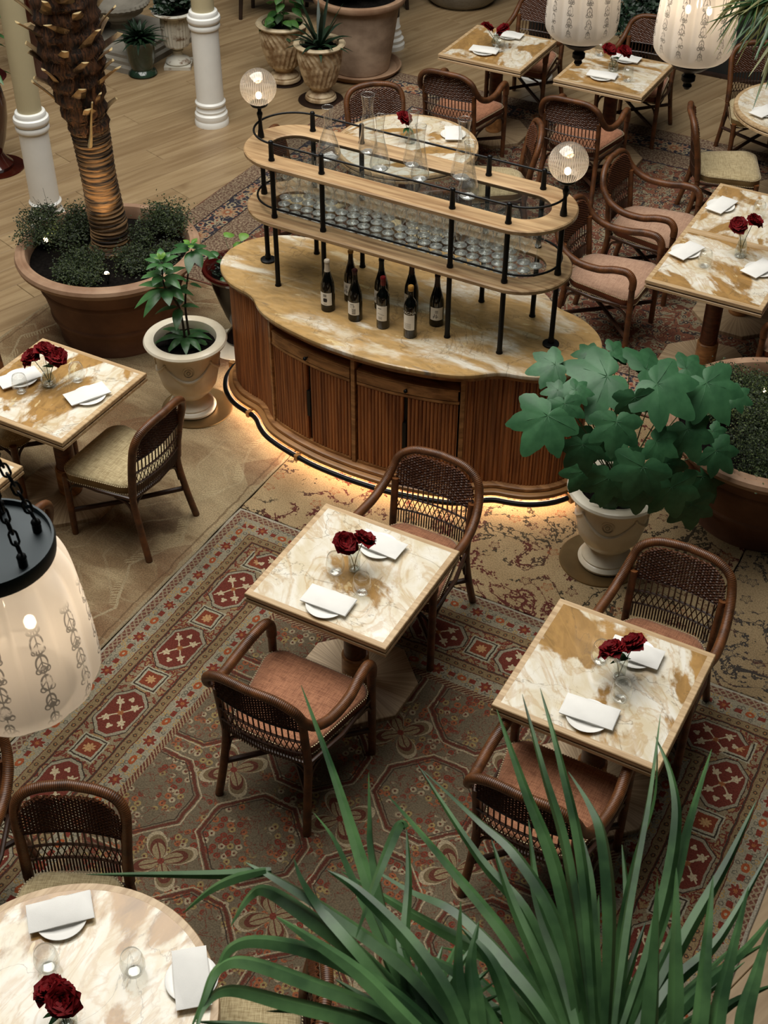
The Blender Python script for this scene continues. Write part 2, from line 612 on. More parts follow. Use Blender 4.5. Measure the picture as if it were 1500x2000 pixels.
# ------------------------------------------------------------------ rug patterns
def rug_coords(hw, hh, warp=0.012, wscale=5.0):
    x, y, z = sep(tc())
    n = noise(vec(x, y, 0), wscale, 2)
    n2 = noise(vec(x, y, 5.0), wscale, 2)
    x = x + (n - 0.5) * warp
    y = y + (n2 - 0.5) * warp
    dx = mn(x + hw, hw - x)
    dy = mn(y + hh, hh - y)
    d = mn(dx, dy)
    hz = dy < dx
    s = x * hz + y * (1.0 - hz)
    return x, y, d, s


def flower(u, v, R, k):
    th = at2(v, u)
    return hyp(u, v) / ((cs(th * k) * 0.2 + 0.8) * R)


def rug_finish(c, x, y, dirt=0.5, bstr=0.5):
    c = mix(0.22, c, rgb(98, 82, 64))
    kt = noise(vec(x, y, 6.0), 130.0, 2)
    c = mul(0.55, c, mix(ss(0.36, 0.62, kt), (0.52, 0.50, 0.48, 1), (1.18, 1.16, 1.14, 1)))
    n = noise(vec(x * 1.0, y * 1.0, 2.0), 1.6, 5)
    c = mul(dirt, c, mix(ss(0.3, 0.7, n), (0.62, 0.60, 0.56, 1), (1.05, 1.03, 1.0, 1)))
    kn = noise(vec(x * 60, y * 420, 0), 1.0, 2)
    kn2 = noise(vec(x * 420, y * 60, 3), 1.0, 2)
    c = mul(0.5, c, mix(kn, (0.45, 0.45, 0.45, 1), (1.3, 1.3, 1.3, 1)))
    base(c)
    bump(kn + kn2, bstr, 0.003)


def persian(hw, hh):
    m = mat('persian_rug', 0.95, spec=0.15)
    x, y, d, s = rug_coords(hw, hh, 0.020, 11.0)
    jn = noise(vec(x, y, 8.0), 90.0, 1)
    d = d + (jn - 0.5) * 0.006
    s = s + (jn - 0.5) * 0.008
    red = rgb(104, 34, 28); cream = rgb(168, 154, 126); bluegrey = rgb(148, 142, 122); tan = rgb(134, 114, 82)
    maroon = rgb(88, 38, 30); orange = rgb(152, 92, 52); field = rgb(106, 96, 78); dark = rgb(44, 38, 34)
    # field: octagon lattice, four petalled stars, clusters of little flowers
    a = 0.58
    u = mod(x + 0.10, a) - a / 2
    v = mod(y - 0.14, a) - a / 2
    au, av = ab(u), ab(v)
    octo = mx(mx(au, av), (au + av) * 0.74)
    dist, vc, _ = vor(vec(x, y, 0), 26.0, rnd=0.75, dim='2D')
    vr, vg, vb = sep(vc)
    fl = (dist < 0.42) * (dist > 0.17)
    cen = dist < 0.13
    fcol = mix(vr > 0.45, mix(vg > 0.5, rgb(150, 130, 84), rgb(164, 150, 122)), mix(vg > 0.5, rgb(120, 44, 32), rgb(150, 84, 52)))
    gate = ss(0.46, 0.52, noise(vec(x, y, 0), 5.0, 2))
    c = mix(fl * gate, field, fcol)
    c = mix(cen * gate, c, maroon)
    tw = ab(noise(vec(x, y, 1.0), 12.0, 3, 0.5) - 0.5) < 0.012
    c = mix(tw * 0.8, c, rgb(104, 52, 40))
    c = mix(ab(octo - 0.232) < 0.0075, c, maroon)
    c = mix(ab(octo - 0.248) < 0.0035, c, cream)
    c = mix(ab(octo - 0.214) < 0.0025, c, dark)
    u2 = a / 2 - au
    v2 = a / 2 - av
    rr = hyp(u2, v2)
    pet = rr / (ab(u2 * v2) * 2.0 / (rr * rr + 0.0004) * 0.125 + 0.002)
    c = mix(pet < 1.32, c, cream)
    c = mix(pet < 1.16, c, rgb(112, 96, 70))
    c = mix(pet < 0.98, c, maroon)
    c = mix(pet < 0.80, c, rgb(138, 122, 92))
    c = mix(ab(u2 - v2) * (pet < 0.8) + (pet > 0.8) < 0.004, c, maroon)
    c = mix(rr < 0.016, c, rgb(112, 40, 32))
    # red stripe
    c = mix(d < 0.665, c, mix(mod(s + d, 0.022) < 0.011, maroon, rgb(150, 130, 100)))
    # pale guard bands (inner and outer)
    for ctr, half in ((0.577, 0.052), (0.115, 0.055)):
        g = bluegrey
        w = d - ctr
        fd, fc, _ = vor(vec(s, w, ctr), 34.0, rnd=0.8, dim='2D')
        fr_, fg_, fb_ = sep(fc)
        gc = mix((fd < 0.4) * (fd > 0.24) * (fr_ > 0.3), g, mix(fg_ > 0.5, rgb(92, 90, 80), rgb(172, 140, 84)))
        uu = mod(s, 0.27) - 0.135
        f1 = flower(uu, w, 0.036, 7.0)
        gc = mix(f1 < 1.3, gc, rgb(160, 150, 130))
        gc = mix(f1 < 1.0, gc, rgb(116, 38, 28))
        gc = mix(f1 < 0.35, gc, orange)
        u3 = ab(uu) - 0.075
        gc = mix(mx(ab(u3) * 1.2, ab(w) * 1.6) < 0.021, gc, rgb(116, 36, 28))
        u4 = 0.135 - ab(uu)
        f2 = hyp(u4, w * 1.4)
        gc = mix(f2 < 0.026, gc, rgb(156, 74, 36))
        gc = mix(f2 < 0.009, gc, cream)
        c = mix(ab(w) < half, c, gc)
    # tan bands with little rings
    for ctr in (0.197, 0.497):
        w = d - ctr
        uu = mod(s, 0.046) - 0.023
        r1 = hyp(uu, w)
        tcx = mix(ab(r1 - 0.0085) < 0.0028, tan, rgb(64, 44, 34))
        tcx = mix(r1 < 0.004, tcx, rgb(158, 98, 52))
        tcx = mix(ab(w) > 0.0225, tcx, rgb(88, 36, 28))
        c = mix(ab(w) < 0.0275, c, tcx)
    # main red border
    w = d - 0.347
    uu = mod(s, 0.5) - 0.25
    aw, auu = ab(w), ab(uu)
    bl = noise(vec(auu * 1.0, aw, flr(s * 2.0)), 22.0, 3)
    mc = mix(ss(0.48, 0.50, bl), rgb(138, 124, 98), mix(ss(0.56, 0.58, bl), red, rgb(150, 122, 84)))
    cart = mx(mx(auu * 0.74, aw * 1.20), (auu + aw) * 0.62)
    mc = mix(cart < 0.122, mc, dark)
    mc = mix(cart < 0.117, mc, bluegrey)
    mc = mix(cart < 0.104, mc, red)
    xx = ab(auu - aw * 1.15) < 0.006
    bb = flower(auu - 0.055, aw - 0.045, 0.024, 5.0) < 1.0
    b2 = flower(auu - 0.094, aw, 0.018, 3.0) < 1.0
    mc = mix(mx(xx, mx(bb, b2)) * (cart < 0.096), mc, rgb(196, 180, 148))
    mc = mix(flower(uu, w, 0.018, 6.0) < 1.0, mc, orange)
    u2 = 0.25 - auu
    sq = mx(u2, aw)
    mc = mix(sq < 0.074, mc, rgb(166, 162, 140))
    mc = mix(ab(sq - 0.062) < 0.004, mc, dark)
    mc = mix(sq < 0.046, mc, rgb(124, 50, 28))
    mc = mix(flower(u2, w, 0.030, 8.0) < 1.0, mc, rgb(186, 146, 100))
    mc = mix(aw > 0.116, mc, dark)
    c = mix(aw < 0.1225, c, mc)
    # outer guard
    c = mix(d < 0.06, c, mix(ab(ab(mod(s, 0.036) - 0.018) - ab(d - 0.038)) < 0.006, rgb(104, 62, 52), rgb(150, 132, 108)))
    c = mix(d < 0.017, c, rgb(170, 164, 148))
    rug_finish(c, x, y, 0.65)
    return m


def blue_rug(hw, hh):
    m = mat('navy_bordered_rug', 0.95, spec=0.15)
    x, y, d, s = rug_coords(hw, hh, 0.03, 6.0)
    navy = rgb(32, 40, 62); sand = rgb(150, 130, 108); pink = rgb(176, 128, 104); cream = rgb(186, 170, 140)
    n = noise(vec(x, y, 0), 3.0, 3)
    c = mix(ss(0.40, 0.56, n), rgb(108, 58, 46), rgb(134, 84, 66))
    dist, vc, _ = vor(vec(x, y, 0), 17.0, rnd=0.9, dim='2D')
    vr, vg, vb = sep(vc)
    c = mix((dist < 0.42) * (vr > 0.25), c, mix(vg > 0.5, rgb(160, 150, 124), rgb(150, 114, 84)))
    c = mix((dist < 0.30) * (vr > 0.25), c, mix(vb > 0.5, rgb(46, 48, 58), rgb(120, 52, 40)))
    c = mix((dist < 0.12), c, cream)
    tw = ab(noise(vec(x, y, 1.0), 6.0, 3, 1.0) - 0.5) < 0.022
    c = mix(tw, c, rgb(158, 148, 122))
    tw2 = ab(noise(vec(x, y, 4.0), 9.0, 2, 1.0) - 0.5) < 0.014
    c = mix(tw2, c, rgb(48, 46, 52))
    # speckled sand bands
    sp = noise(vec(x, y, 0), 60.0, 3)
    spc = mix(ss(0.42, 0.6, sp), rgb(104, 76, 66), rgb(172, 154, 128))
    c = mix(d < 0.62, c, spc)
    c = mix(ab(d - 0.62) < 0.008, c, navy)
    # navy band
    w = d - 0.275
    bn = navy
    fd, fc, _ = vor(vec(s, w, 0), 15.0, rnd=0.9, dim='2D')
    fr_, fg_, fb_ = sep(fc)
    bc = mix((fd < 0.42), navy, mix(fr_ > 0.5, cream, pink))
    bc = mix(fd < 0.22, bc, mix(fg_ > 0.5, rgb(140, 66, 50), navy))
    tw3 = ab(noise(vec(s, w, 7.0), 14.0, 2, 0.8) - 0.5) < 0.02
    bc = mix(tw3, bc, rgb(170, 158, 132))
    uu = mod(s, 0.42) - 0.21
    f1 = flower(uu, w, 0.085, 9.0)
    bc = mix(f1 < 1.0, bc, rgb(184, 150, 116))
    bc = mix(f1 < 0.55, bc, rgb(160, 96, 66))
    bc = mix(f1 < 0.25, bc, cream)
    c = mix(ab(w) < 0.10, c, bc)
    c = mix(ab(ab(w) - 0.10) < 0.006, c, rgb(30, 32, 46))
    c = mix(d < 0.01, c, rgb(120, 74, 60))
    rug_finish(c, x, y, 0.55)
    return m


def vine_rug(name, ground, ground2, ink1, ink2, vs, zoff, light):
    m = mat(name, 0.95, spec=0.15)
    x, y, z = sep(tc())
    v = vec(x, y, zoff)
    g = mix(ss(0.3, 0.7, noise(v, 2.0, 4)), ground, ground2)
    hn = noise(v, 1.7, 2)
    ink = mix(ss(0.47, 0.53, hn), ink1, ink2)
    # branching lines: two sets of contour lines, fading out in places
    n = noise(v, vs, 2, 0.9, 0.45)
    n2 = noise(vec(x, y, zoff + 4.0), vs * 1.8, 2, 1.1, 0.4)
    l1 = pm(n * 5.0, 0.5)
    l2 = pm(n2 * 4.0, 0.5)
    gate = ss(0.40, 0.46, noise(vec(x, y, zoff + 9.0), 2.4, 2))
    vine = mx(l1 < 0.035, (l2 < 0.028) * (l1 < 0.22))
    c = mix(vine * gate, g, ink)
    # little three-lobed leaves strung close to the lines
    for sc_, near, ang in ((30.0, 0.16, 0.6), (42.0, 0.13, 1.7)):
        rx = x * cos(ang) + y * sin(ang)
        ry = y * cos(ang) - x * sin(ang)
        dd, dc, dp = vor(vec(rx, ry * 0.72, 0), sc_, rnd=0.85, dim='2D')
        px_, py_, _ = sep(dp)
        qx, qy = rx * 1.0 - px_, ry * 0.72 - py_
        rd, gd, bd = sep(dc)
        th = at2(qy, qx) + rd * 6.28
        shp = (ab(cs(th * 1.5)) * 0.30 + 0.10)
        leaf = (dd < shp) * (gd > 0.3)
        c = mix(leaf * gate * mx(l1 < near, (l2 < near) * (l1 < 0.3)), c, ink)
    d3, c3, p3 = vor(vec(x, y, 3.0), 7.0, rnd=1.0, dim='2D')
    r3, g3, b3 = sep(c3)
    fx_, fy_, _ = sep(p3)
    f3 = flower(x - fx_, y - fy_, 0.036, 5.0)
    fa = at2(y - fy_, x - fx_)
    bl = mx(ab(f3 - 0.9) < 0.10, (ab(sn(fa * 2.5)) < 0.22) * (f3 < 0.9)) * (g3 > 0.55)
    c = mix(bl * 0.8, c, mix(b3 > 0.5, light, ink1))
    rug_finish(c, x, y, 0.35)
    return m


def worn_rug(hw, hh):
    m = mat('worn_tan_rug', 0.95, spec=0.15)
    x, y, d, s = rug_coords(hw, hh, 0.05, 7.0)
    ab1 = noise(vec(x * 0.7, y * 2.2, 0), 1.8, 6, 0.8)
    c = mix(ss(0.35, 0.65, ab1), rgb(138, 114, 84), rgb(190, 170, 134))
    c = mix(ss(0.50, 0.64, noise(vec(x, y, 0), 1.3, 5)) * 0.6, c, rgb(128, 88, 60))
    c = mix(ss(0.55, 0.66, noise(vec(x, y, 4), 1.6, 6)) * 0.6, c, rgb(178, 162, 128))
    c = mix(ss(0.56, 0.68, noise(vec(x, y, 7), 2.0, 6)) * 0.7, c, rgb(92, 70, 52))
    pale = rgb(188, 172, 138)
    streak = noise(vec(x * 8, y * 160, 0), 1.0, 3)
    streak2 = noise(vec(x * 150, y * 6, 2), 1.0, 3)
    c = mul(0.7, c, mix(streak * 0.6 + streak2 * 0.4, (0.45, 0.43, 0.40, 1), (1.5, 1.5, 1.5, 1)))
    worn = ss(0.40, 0.60, noise(vec(x, y, 11), 3.5, 4))
    a = 0.9
    u = ab(mod(x + 0.2, a) - a / 2)
    v = ab(mod(y, a) - a / 2)
    o = mx(mx(u, v), (u + v) * 0.72)
    o2 = pm(o, 0.15)
    c = mix((ab(o2 - 0.075) < 0.007) * worn * 0.35, c, pale)
    c = mix(((u + v) < 0.16) * 0.4, c, rgb(112, 66, 44))
    zig = pm(s, 0.3)
    w = d - 0.12 - zig * 0.45
    inb = (d < 0.42)
    c = mix((ab(w) < 0.008) * inb * (worn * 0.5 + 0.35), c, pale)
    comb = (mod(s * 1.0 + d * 0.8, 0.024) < 0.010) * (ab(w - 0.030) < 0.022) * (mod(s, 0.3) < 0.17)
    c = mix(comb * inb * 0.65, c, rgb(196, 180, 142))
    c = mix((ab(d - 0.05) < 0.006) * 0.6, c, rgb(98, 74, 52))
    c = mix((d < 0.016) * 0.7, c, rgb(168, 154, 124))
    rug_finish(c, x, y, 0.5)
    return m


# ------------------------------------------------------------------ mesh helper
class G:
    def __init__(s):
        s.v = []; s.f = []; s.uv = []

    def add(s, vs, fs, uv=None):
        b = len(s.v)
        s.v += [tuple(p) for p in vs]
        s.f += [tuple(i + b for i in f) for f in fs]
        s.uv += list(uv) if uv else [(0.0, 0.0)] * len(vs)
        return s

    def tube(s, pts, r, n=8, closed=False, caps=True, flat=1.0):
        P = [Vector(p) for p in pts]
        k = len(P)
        rr = r if isinstance(r, (list, tuple)) else [r] * k
        T = []
        for i in range(k):
            if closed: t = P[(i + 1) % k] - P[i - 1]
            else: t = P[min(i + 1, k - 1)] - P[max(i - 1, 0)]
            T.append(t.normalized() if t.length > 1e-9 else Vector((0, 0, 1)))
        up = Vector((0, 0, 1)) if abs(T[0].z) < 0.9 else Vector((1, 0, 0))
        N = (up - T[0] * up.dot(T[0])).normalized()
        vs, uv = [], []
        L = 0.0
        for i in range(k):
            if i:
                L += (P[i] - P[i - 1]).length
                N = N - T[i] * N.dot(T[i])
                N = N.normalized() if N.length > 1e-6 else T[i].orthogonal().normalized()
            B = T[i].cross(N)
            for j in range(n):
                a = 2 * PI * j / n
                vs.append(P[i] + (N * cos(a) * flat + B * sin(a)) * rr[i])
                uv.append((L, j / n))
        fs = []
        for i in range(k if closed else k - 1):
            i2 = (i + 1) % k
            for j in range(n):
                j2 = (j + 1) % n
                fs.append((i * n + j, i * n + j2, i2 * n + j2, i2 * n + j))
        if caps and not closed:
            fs.append(tuple(range(n))[::-1])
            fs.append(tuple((k - 1) * n + j for j in range(n)))
        return s.add(vs, fs, uv)

    def lathe(s, prof, n=32, c=(0, 0, 0), mod_=None, close=False):
        vs, uv = [], []
        k = len(prof)
        for i, (r, z) in enumerate(prof):
            for j in range(n):
                a = 2 * PI * j / n
                q = r * (mod_(a, i, r, z) if mod_ else 1.0)
                vs.append((c[0] + q * cos(a), c[1] + q * sin(a), c[2] + z))
                uv.append((i / k, j / n))
        fs = []
        for i in range(k if close else k - 1):
            i2 = (i + 1) % k
            for j in range(n):
                j2 = (j + 1) % n
                fs.append((i * n + j, i * n + j2, i2 * n + j2, i2 * n + j))
        return s.add(vs, fs, uv)

    def box(s, c, d, rz=0.0, M=None):
        x, y, z = d[0] / 2, d[1] / 2, d[2] / 2
        ca, sa = cos(rz), sin(rz)
        vs = []
        for k in (-z, z):
            for i, j in ((-x, -y), (x, -y), (x, y), (-x, y)):
                p = Vector((i * ca - j * sa, i * sa + j * ca, k))
                if M is not None: p = M @ p
                vs.append((c[0] + p[0], c[1] + p[1], c[2] + p[2]))
        return s.add(vs, [(3, 2, 1, 0), (4, 5, 6, 7), (0, 1, 5, 4), (1, 2, 6, 5), (2, 3, 7, 6), (3, 0, 4, 7)])

    def rings(s, polys, cap0=True, cap1=True):
        """skin a stack of equal-count closed polygons of 3-D points"""
        n = len(polys[0])
        vs = [p for poly in polys for p in poly]
        fs = []
        for i in range(len(polys) - 1):
            for j in range(n):
                j2 = (j + 1) % n
                fs.append((i * n + j, i * n + j2, (i + 1) * n + j2, (i + 1) * n + j))
        if cap0: fs.append(tuple(range(n))[::-1])
        if cap1: fs.append(tuple((len(polys) - 1) * n + j for j in range(n)))
        return s.add(vs, fs)

    def ball(s, c, r, n=12, m=8, sc=(1, 1, 1)):
        prof = [(max(1e-6, sin(PI * i / m)) * r, -cos(PI * i / m) * r) for i in range(m + 1)]
        b = len(s.v)
        s.lathe(prof, n)
        for i in range(b, len(s.v)):
            x, y, z = s.v[i]
            s.v[i] = (c[0] + x * sc[0], c[1] + y * sc[1], c[2] + z * sc[2])
        return s

    def strip(s, pts, wid, side, fold=0.0, thick=0.0):
        """a leaf blade: a row of points, half widths, side vectors; folded along the midrib"""
        vs, fs = [], []
        for p, w, sd in zip(pts, wid, side):
            p = Vector(p); sd = Vector(sd)
            vs += [p - sd * w, p, p + sd * w]
        k = len(pts)
        if fold:
            for i in range(k):
                t = (Vector(pts[min(i + 1, k - 1)]) - Vector(pts[max(i - 1, 0)]))
                nn = t.cross(Vector(side[i]))
                nn = nn.normalized() if nn.length > 1e-9 else Vector((0, 0, 1))
                vs[i * 3 + 1] = vs[i * 3 + 1] - nn * (wid[i] * fold)
        for i in range(k - 1):
            for j in (0, 1):
                a = i * 3 + j
                fs.append((a, a + 1, a + 4, a + 3))
        return s.add(vs, fs)

    def mesh(s, name, m, smooth=40):
        me = bpy.data.meshes.new(name)
        me.from_pydata(s.v, [], s.f)
        if any(u != (0.0, 0.0) for u in s.uv[:60]):
            l = me.uv_layers.new(name='UVMap')
            idx = [0] * len(me.loops)
            me.loops.foreach_get('vertex_index', idx)
            flat = []
            for i in idx: flat += s.uv[i]
            l.data.foreach_set('uv', flat)
        me.materials.append(MT[m] if isinstance(m, str) else m)
        if smooth:
            me.shade_smooth()
            me.set_sharp_from_angle(angle=math.radians(smooth))
        return me

    def build(s, name, m, parent=None, loc=(0, 0, 0), rz=0.0, smooth=40):
        o = bpy.data.objects.new(name, s.mesh(name, m, smooth))
        COL.objects.link(o)
        o.location = loc
        o.rotation_euler = (0, 0, rz)
        if parent: o.parent = parent
        return o


def tag(o, label=None, cat=None, group=None, kind=None):
    if label: o['label'] = label
    if cat: o['category'] = cat
    if group: o['group'] = group
    if kind: o['kind'] = kind
    return o


def thing(name, label, cat, loc=(0, 0, 0), rz=0.0, group=None):
    o = bpy.data.objects.new(name, None)
    COL.objects.link(o)
    o.empty_display_size = 0.05
    o.location = loc
    o.rotation_euler = (0, 0, rz)
    return tag(o, label, cat, group)


KIDS = {}


def kids(o):
    return [c for c in bpy.data.objects if c.parent == o]


def proto(o):
    """remember the tree of a finished thing so it can be copied cheaply"""
    KIDS[o.name] = [(c, kids(c)) for c in kids(o)]
    return o


def dup(o, label=None, loc=None, rz=None, group=None, sc=None):
    r = o.copy()
    COL.objects.link(r)
    if label: r['label'] = label
    if group: r['group'] = group
    elif 'group' in r.keys() and group == '': del r['group']
    if loc is not None: r.location = loc
    if rz is not None: r.rotation_euler = (0, 0, rz)
    if sc: r.scale = sc
    for c, gs in KIDS.get(o.name, []):
        d = c.copy()
        COL.objects.link(d)
        d.parent = r
        for g in gs:
            e = g.copy()
            COL.objects.link(e)
            e.parent = d
    return r


def first_or(o, used, **k):
    if id(o) not in used:
        used.add(id(o))
        if k.get('label'): o['label'] = k['label']
        if k.get('group'): o['group'] = k['group']
        if k.get('loc') is not None: o.location = k['loc']
        if k.get('rz') is not None: o.rotation_euler = (0, 0, k['rz'])
        if k.get('sc'): o.scale = k['sc']
        return o
    return dup(o, **k)


USED = set()


def crom(P, n):
    """Catmull-Rom through P, n points per span"""
    P = [Vector(p) for p in P]
    out = []
    for i in range(len(P) - 1):
        a = P[max(i - 1, 0)]; b = P[i]; c = P[i + 1]; d = P[min(i + 2, len(P) - 1)]
        for k in range(n):
            t = k / n
            out.append(0.5 * ((2 * b) + (c - a) * t + (2 * a - 5 * b + 4 * c - d) * t * t + (3 * b - a - 3 * c + d) * t * t * t))
    out.append(P[-1])
    return out

# ------------------------------------------------------------------ the setting
PA = math.radians(42.9)            # the floorboards run along this direction
pdir = Vector((cos(PA), sin(PA), 0))
pnor = Vector((-sin(PA), cos(PA), 0))
fl = G().box((0, 6, -0.06), (34, 34, 0.08))
floor = tag(fl.build('floor', 'dark_wood', smooth=0), 'pale oak board floor showing round the edges of the rugs', None, None, 'structure')
PW, PL = 0.235, 2.3
pk = G()
w2, l2, t2, b_ = PW / 2 - 0.0015, PL / 2 - 0.0015, 0.0, 0.003
pk.add([(-l2, -w2, -0.02), (l2, -w2, -0.02), (l2, w2, -0.02), (-l2, w2, -0.02),
        (-l2, -w2, -b_), (l2, -w2, -b_), (l2, w2, -b_), (-l2, w2, -b_),
        (-l2 + b_, -w2 + b_, 0), (l2 - b_, -w2 + b_, 0), (l2 - b_, w2 - b_, 0), (-l2 + b_, w2 - b_, 0)],
       [(0, 1, 5, 4), (1, 2, 6, 5), (2, 3, 7, 6), (3, 0, 4, 7), (4, 5, 9, 8), (5, 6, 10, 9), (6, 7, 11, 10), (7, 4, 8, 11), (8, 9, 10, 11)])
plank_me = pk.mesh('plank', 'floor_oak', 0)


def under_rug(c):
    p = c.x * CA + c.y * SA
    q = -c.x * SA + c.y * CA
    return (-5.7 < p < -0.5 and 0.2 < q < 6.6) or (-5.6 < p < 0.6 and 7.2 < q < 10.6) or (-5.7 < p < 0.4 and 5.3 < q < 7.3)


nplank = 0
for i in range(-24, 64):
    off = (i * 0.37 % 1.0) * PL
    for j in range(-3, 9):
        c = pdir * (j * PL + off) + pnor * (i * PW) + Vector((0, 1.5, 0))
        if not (0.5 < c.y < 16.5 and abs(c.x) < 0.30 * c.y + 3.4): continue
        if under_rug(c) and under_rug(c + pdir * 1.0) and under_rug(c - pdir * 1.0): continue
        o = bpy.data.objects.new('plank', plank_me)
        COL.objects.link(o)
        o.parent = floor
        o.location = c
        o.rotation_euler = (0, 0, PA)
        nplank += 1
print('planks', nplank)


def wall(name, p0, q0, p1, q1, h, m, label):
    a = W(p0, q0); b = W(p1, q1)
    d = b - a
    g = G().box(((a.x + b.x) / 2, (a.y + b.y) / 2, h / 2), (d.length, 0.12, h), math.atan2(d.y, d.x))
    return tag(g.build(name, m, smooth=0), label, None, None, 'structure')


wall('wall_back', -12.0, 14.3, -3.95, 14.3, 7.0, 'dark_wall', 'dark panelled wall at the far end of the room')
wall('wall_right', -3.9, 12.36, 7.0, 12.36, 7.0, 'dark_wall', 'near-black wall behind the upper right tables')
wall('wall_left', -12.0, -3.0, -12.0, 14.3, 7.0, 'dark_wall', 'dark wall on the left of the room')
wall('wall_front', -12.0, -3.0, 7.0, -3.0, 7.0, 'dark_wall', 'dark wall below the viewer')
wall('wall_side', 7.0, -3.0, 7.0, 12.3, 7.0, 'dark_wall', 'dark wall on the right of the room')
bb = G()
a_ = W(-3.8, 12.29); b_2 = W(6.9, 12.29)
dd_ = b_2 - a_
bb.box(((a_.x + b_2.x) / 2, (a_.y + b_2.y) / 2, 0.01), (dd_.length, 0.09, 0.03), A)
tag(bb.build('baseboard_right', 'dark_wood', smooth=0), 'low dark board at the foot of the black wall', None, None, 'structure')


def rug(name, label, p0, p1, q0, q1, m, z=FZ, fringe=False):
    cp, cq = (p0 + p1) / 2, (q0 + q1) / 2
    hw, hh = (p1 - p0) / 2, (q1 - q0) / 2
    r = RD
    n = 40
    P = []
    for (x0, y0), (x1, y1) in (((-hw, -hh), (hw, -hh)), ((hw, -hh), (hw, hh)), ((hw, hh), (-hw, hh)), ((-hw, hh), (-hw, -hh))):
        for i in range(n):
            t = i / n
            P.append((x0 + (x1 - x0) * t + r.uniform(-.003, .003), y0 + (y1 - y0) * t + r.uniform(-.003, .003)))
    g = G()
    g.rings([[(x, y, 0.001) for x, y in P], [(x, y, z - 0.003) for x, y in P],
             [(x * (1 - 0.004 / hw), y * (1 - 0.004 / hh), z) for x, y in P]])
    o = g.build(name, m(hw, hh) if callable(m) else m, loc=W(cp, cq), rz=A, smooth=30)
    return tag(o, label, 'rug')


rug('persian_rug', 'red and grey-green persian rug with a wide red border under the two central tables', -3.60, -0.18, 0.2, 4.885, persian)
rug('worn_rug', 'worn tan rug with faint zigzags under the left tables', -6.02, -3.606, 0.9, 6.86, worn_rug, 0.011)
rug('floral_rug', 'golden beige rug with dark red vines in front of the bar', -3.597, -0.93, 4.89, 6.86,
    vine_rug('floral_rug', rgb(158, 134, 98), rgb(182, 160, 122), rgb(84, 26, 26), rgb(52, 48, 36), 3.2, 0.0, rgb(150, 84, 48)))
rug('flowered_rug', 'beige rug with dark blue-black flowers at the right edge beside the big terracotta pot', -0.925, 1.0, 4.89, 6.86,
    vine_rug('flowered_rug', rgb(134, 114, 84), rgb(152, 132, 100), rgb(38, 40, 42), rgb(84, 40, 30), 3.6, 3.0, rgb(40, 44, 52)))
rug('navy_bordered_rug', 'faded red rug with a navy floral border behind the bar', -5.93, 1.2, 6.87, 10.90, blue_rug, 0.0115)

# ------------------------------------------------------------------ the bar island
BROT = A + math.radians(-0.7)
BC = W(-3.13, 5.985)
HPROF = [(0, .622), (.2, .613), (.35, .590), (.5, .556), (.62, .514), (.70, .462), (.76, .408), (.82, .372), (.90, .352), (.98, .326), (1.05, .284), (1.12, .220), (1.18, .122), (1.205, 0.0)]


def bar_outline():
    q = [Vector((t, -d, 0)) for t, d in HPROF]
    right = crom(q, 8)
    full = [Vector((-p.x, p.y, 0)) for p in right[::-1]][:-1] + right          # front, left tip to right tip
    back = [Vector((p.x, -p.y, 0)) for p in full[::-1]][1:-1]
    return full + back


def resample(P, step, closed=True):
    n = len(P)
    out = []
    acc = 0.0
    L = [0.0]
    m = n if closed else n - 1
    for i in range(m): L.append(L[-1] + (P[(i + 1) % n] - P[i]).length)
    k = max(3, int(round(L[-1] / step)))
    j = 0
    for i in range(k if closed else k + 1):
        s = L[-1] * i / k
        while j < m - 1 and L[j + 1] < s: j += 1
        t = (s - L[j]) / max(1e-9, L[j + 1] - L[j])
        out.append(P[j].lerp(P[(j + 1) % n], min(1, t)))
    return out


def normals(P, closed=True):
    n = len(P)
    N = []
    for i in range(n):
        a = P[i - 1] if (closed or i) else P[0]
        b = P[(i + 1) % n] if (closed or i < n - 1) else P[n - 1]
        t = (b - a).normalized()
        N.append(Vector((t.y, -t.x, 0)))
    return N


OUT = resample(bar_outline(), 0.012)
ON = normals(OUT)


def ring(off, z, P=None, N=None):
    P = P or OUT; N = N or ON
    return [(p.x + n.x * off, p.y + n.y * off, z) for p, n in zip(P, N)]


bar = thing('bar_cabinet', 'curved walnut bar island with ribbed doors and an amber marble top', 'bar counter', (BC.x, BC.y, 0), BROT)
g = G()
g.rings([ring(-.012, .918), ring(0, .924), ring(.002, .935), ring(0, .945), ring(-.006, .95)])
g.build('marble_top', 'bar_marble', bar, smooth=35)
g = G()
g.rings([ring(-.03, .885), ring(-.03, .918)])
g.build('top_moulding', 'bar_frame', bar, smooth=35)
g = G()
g.rings([ring(-.15, .135), ring(-.15, .886)])
g.build('carcass', 'bar_dark', bar, smooth=35)
g = G()
g.rings([ring(.004, .100), ring(.009, .106), ring(.009, .128), ring(.0, .134)])
g.build('lower_plinth', 'bar_trim', bar, smooth=35)
g = G()
g.rings([ring(-.025, .134), ring(-.018, .140), ring(-.018, .158), ring(-.034, .166)])
g.build('upper_plinth', 'bar_frame', bar, smooth=35)
g = G()
g.rings([ring(-.22, .0125), ring(-.22, .101)])
g.build('recessed_foot', 'bar_dark', bar, smooth=35)
g = G()
g.rings([ring(-.05, .083), ring(-.05, .0985)], False, False)
g.rings([ring(-.065, .0985), ring(-.065, .083)], False, False)
g.build('light_strip', 'led', bar, smooth=35)
g = G()
g.tube(ring(.031, .088), .0165, 10, closed=True)
fr = g.build('foot_rail', 'black_metal', bar)
g = G()
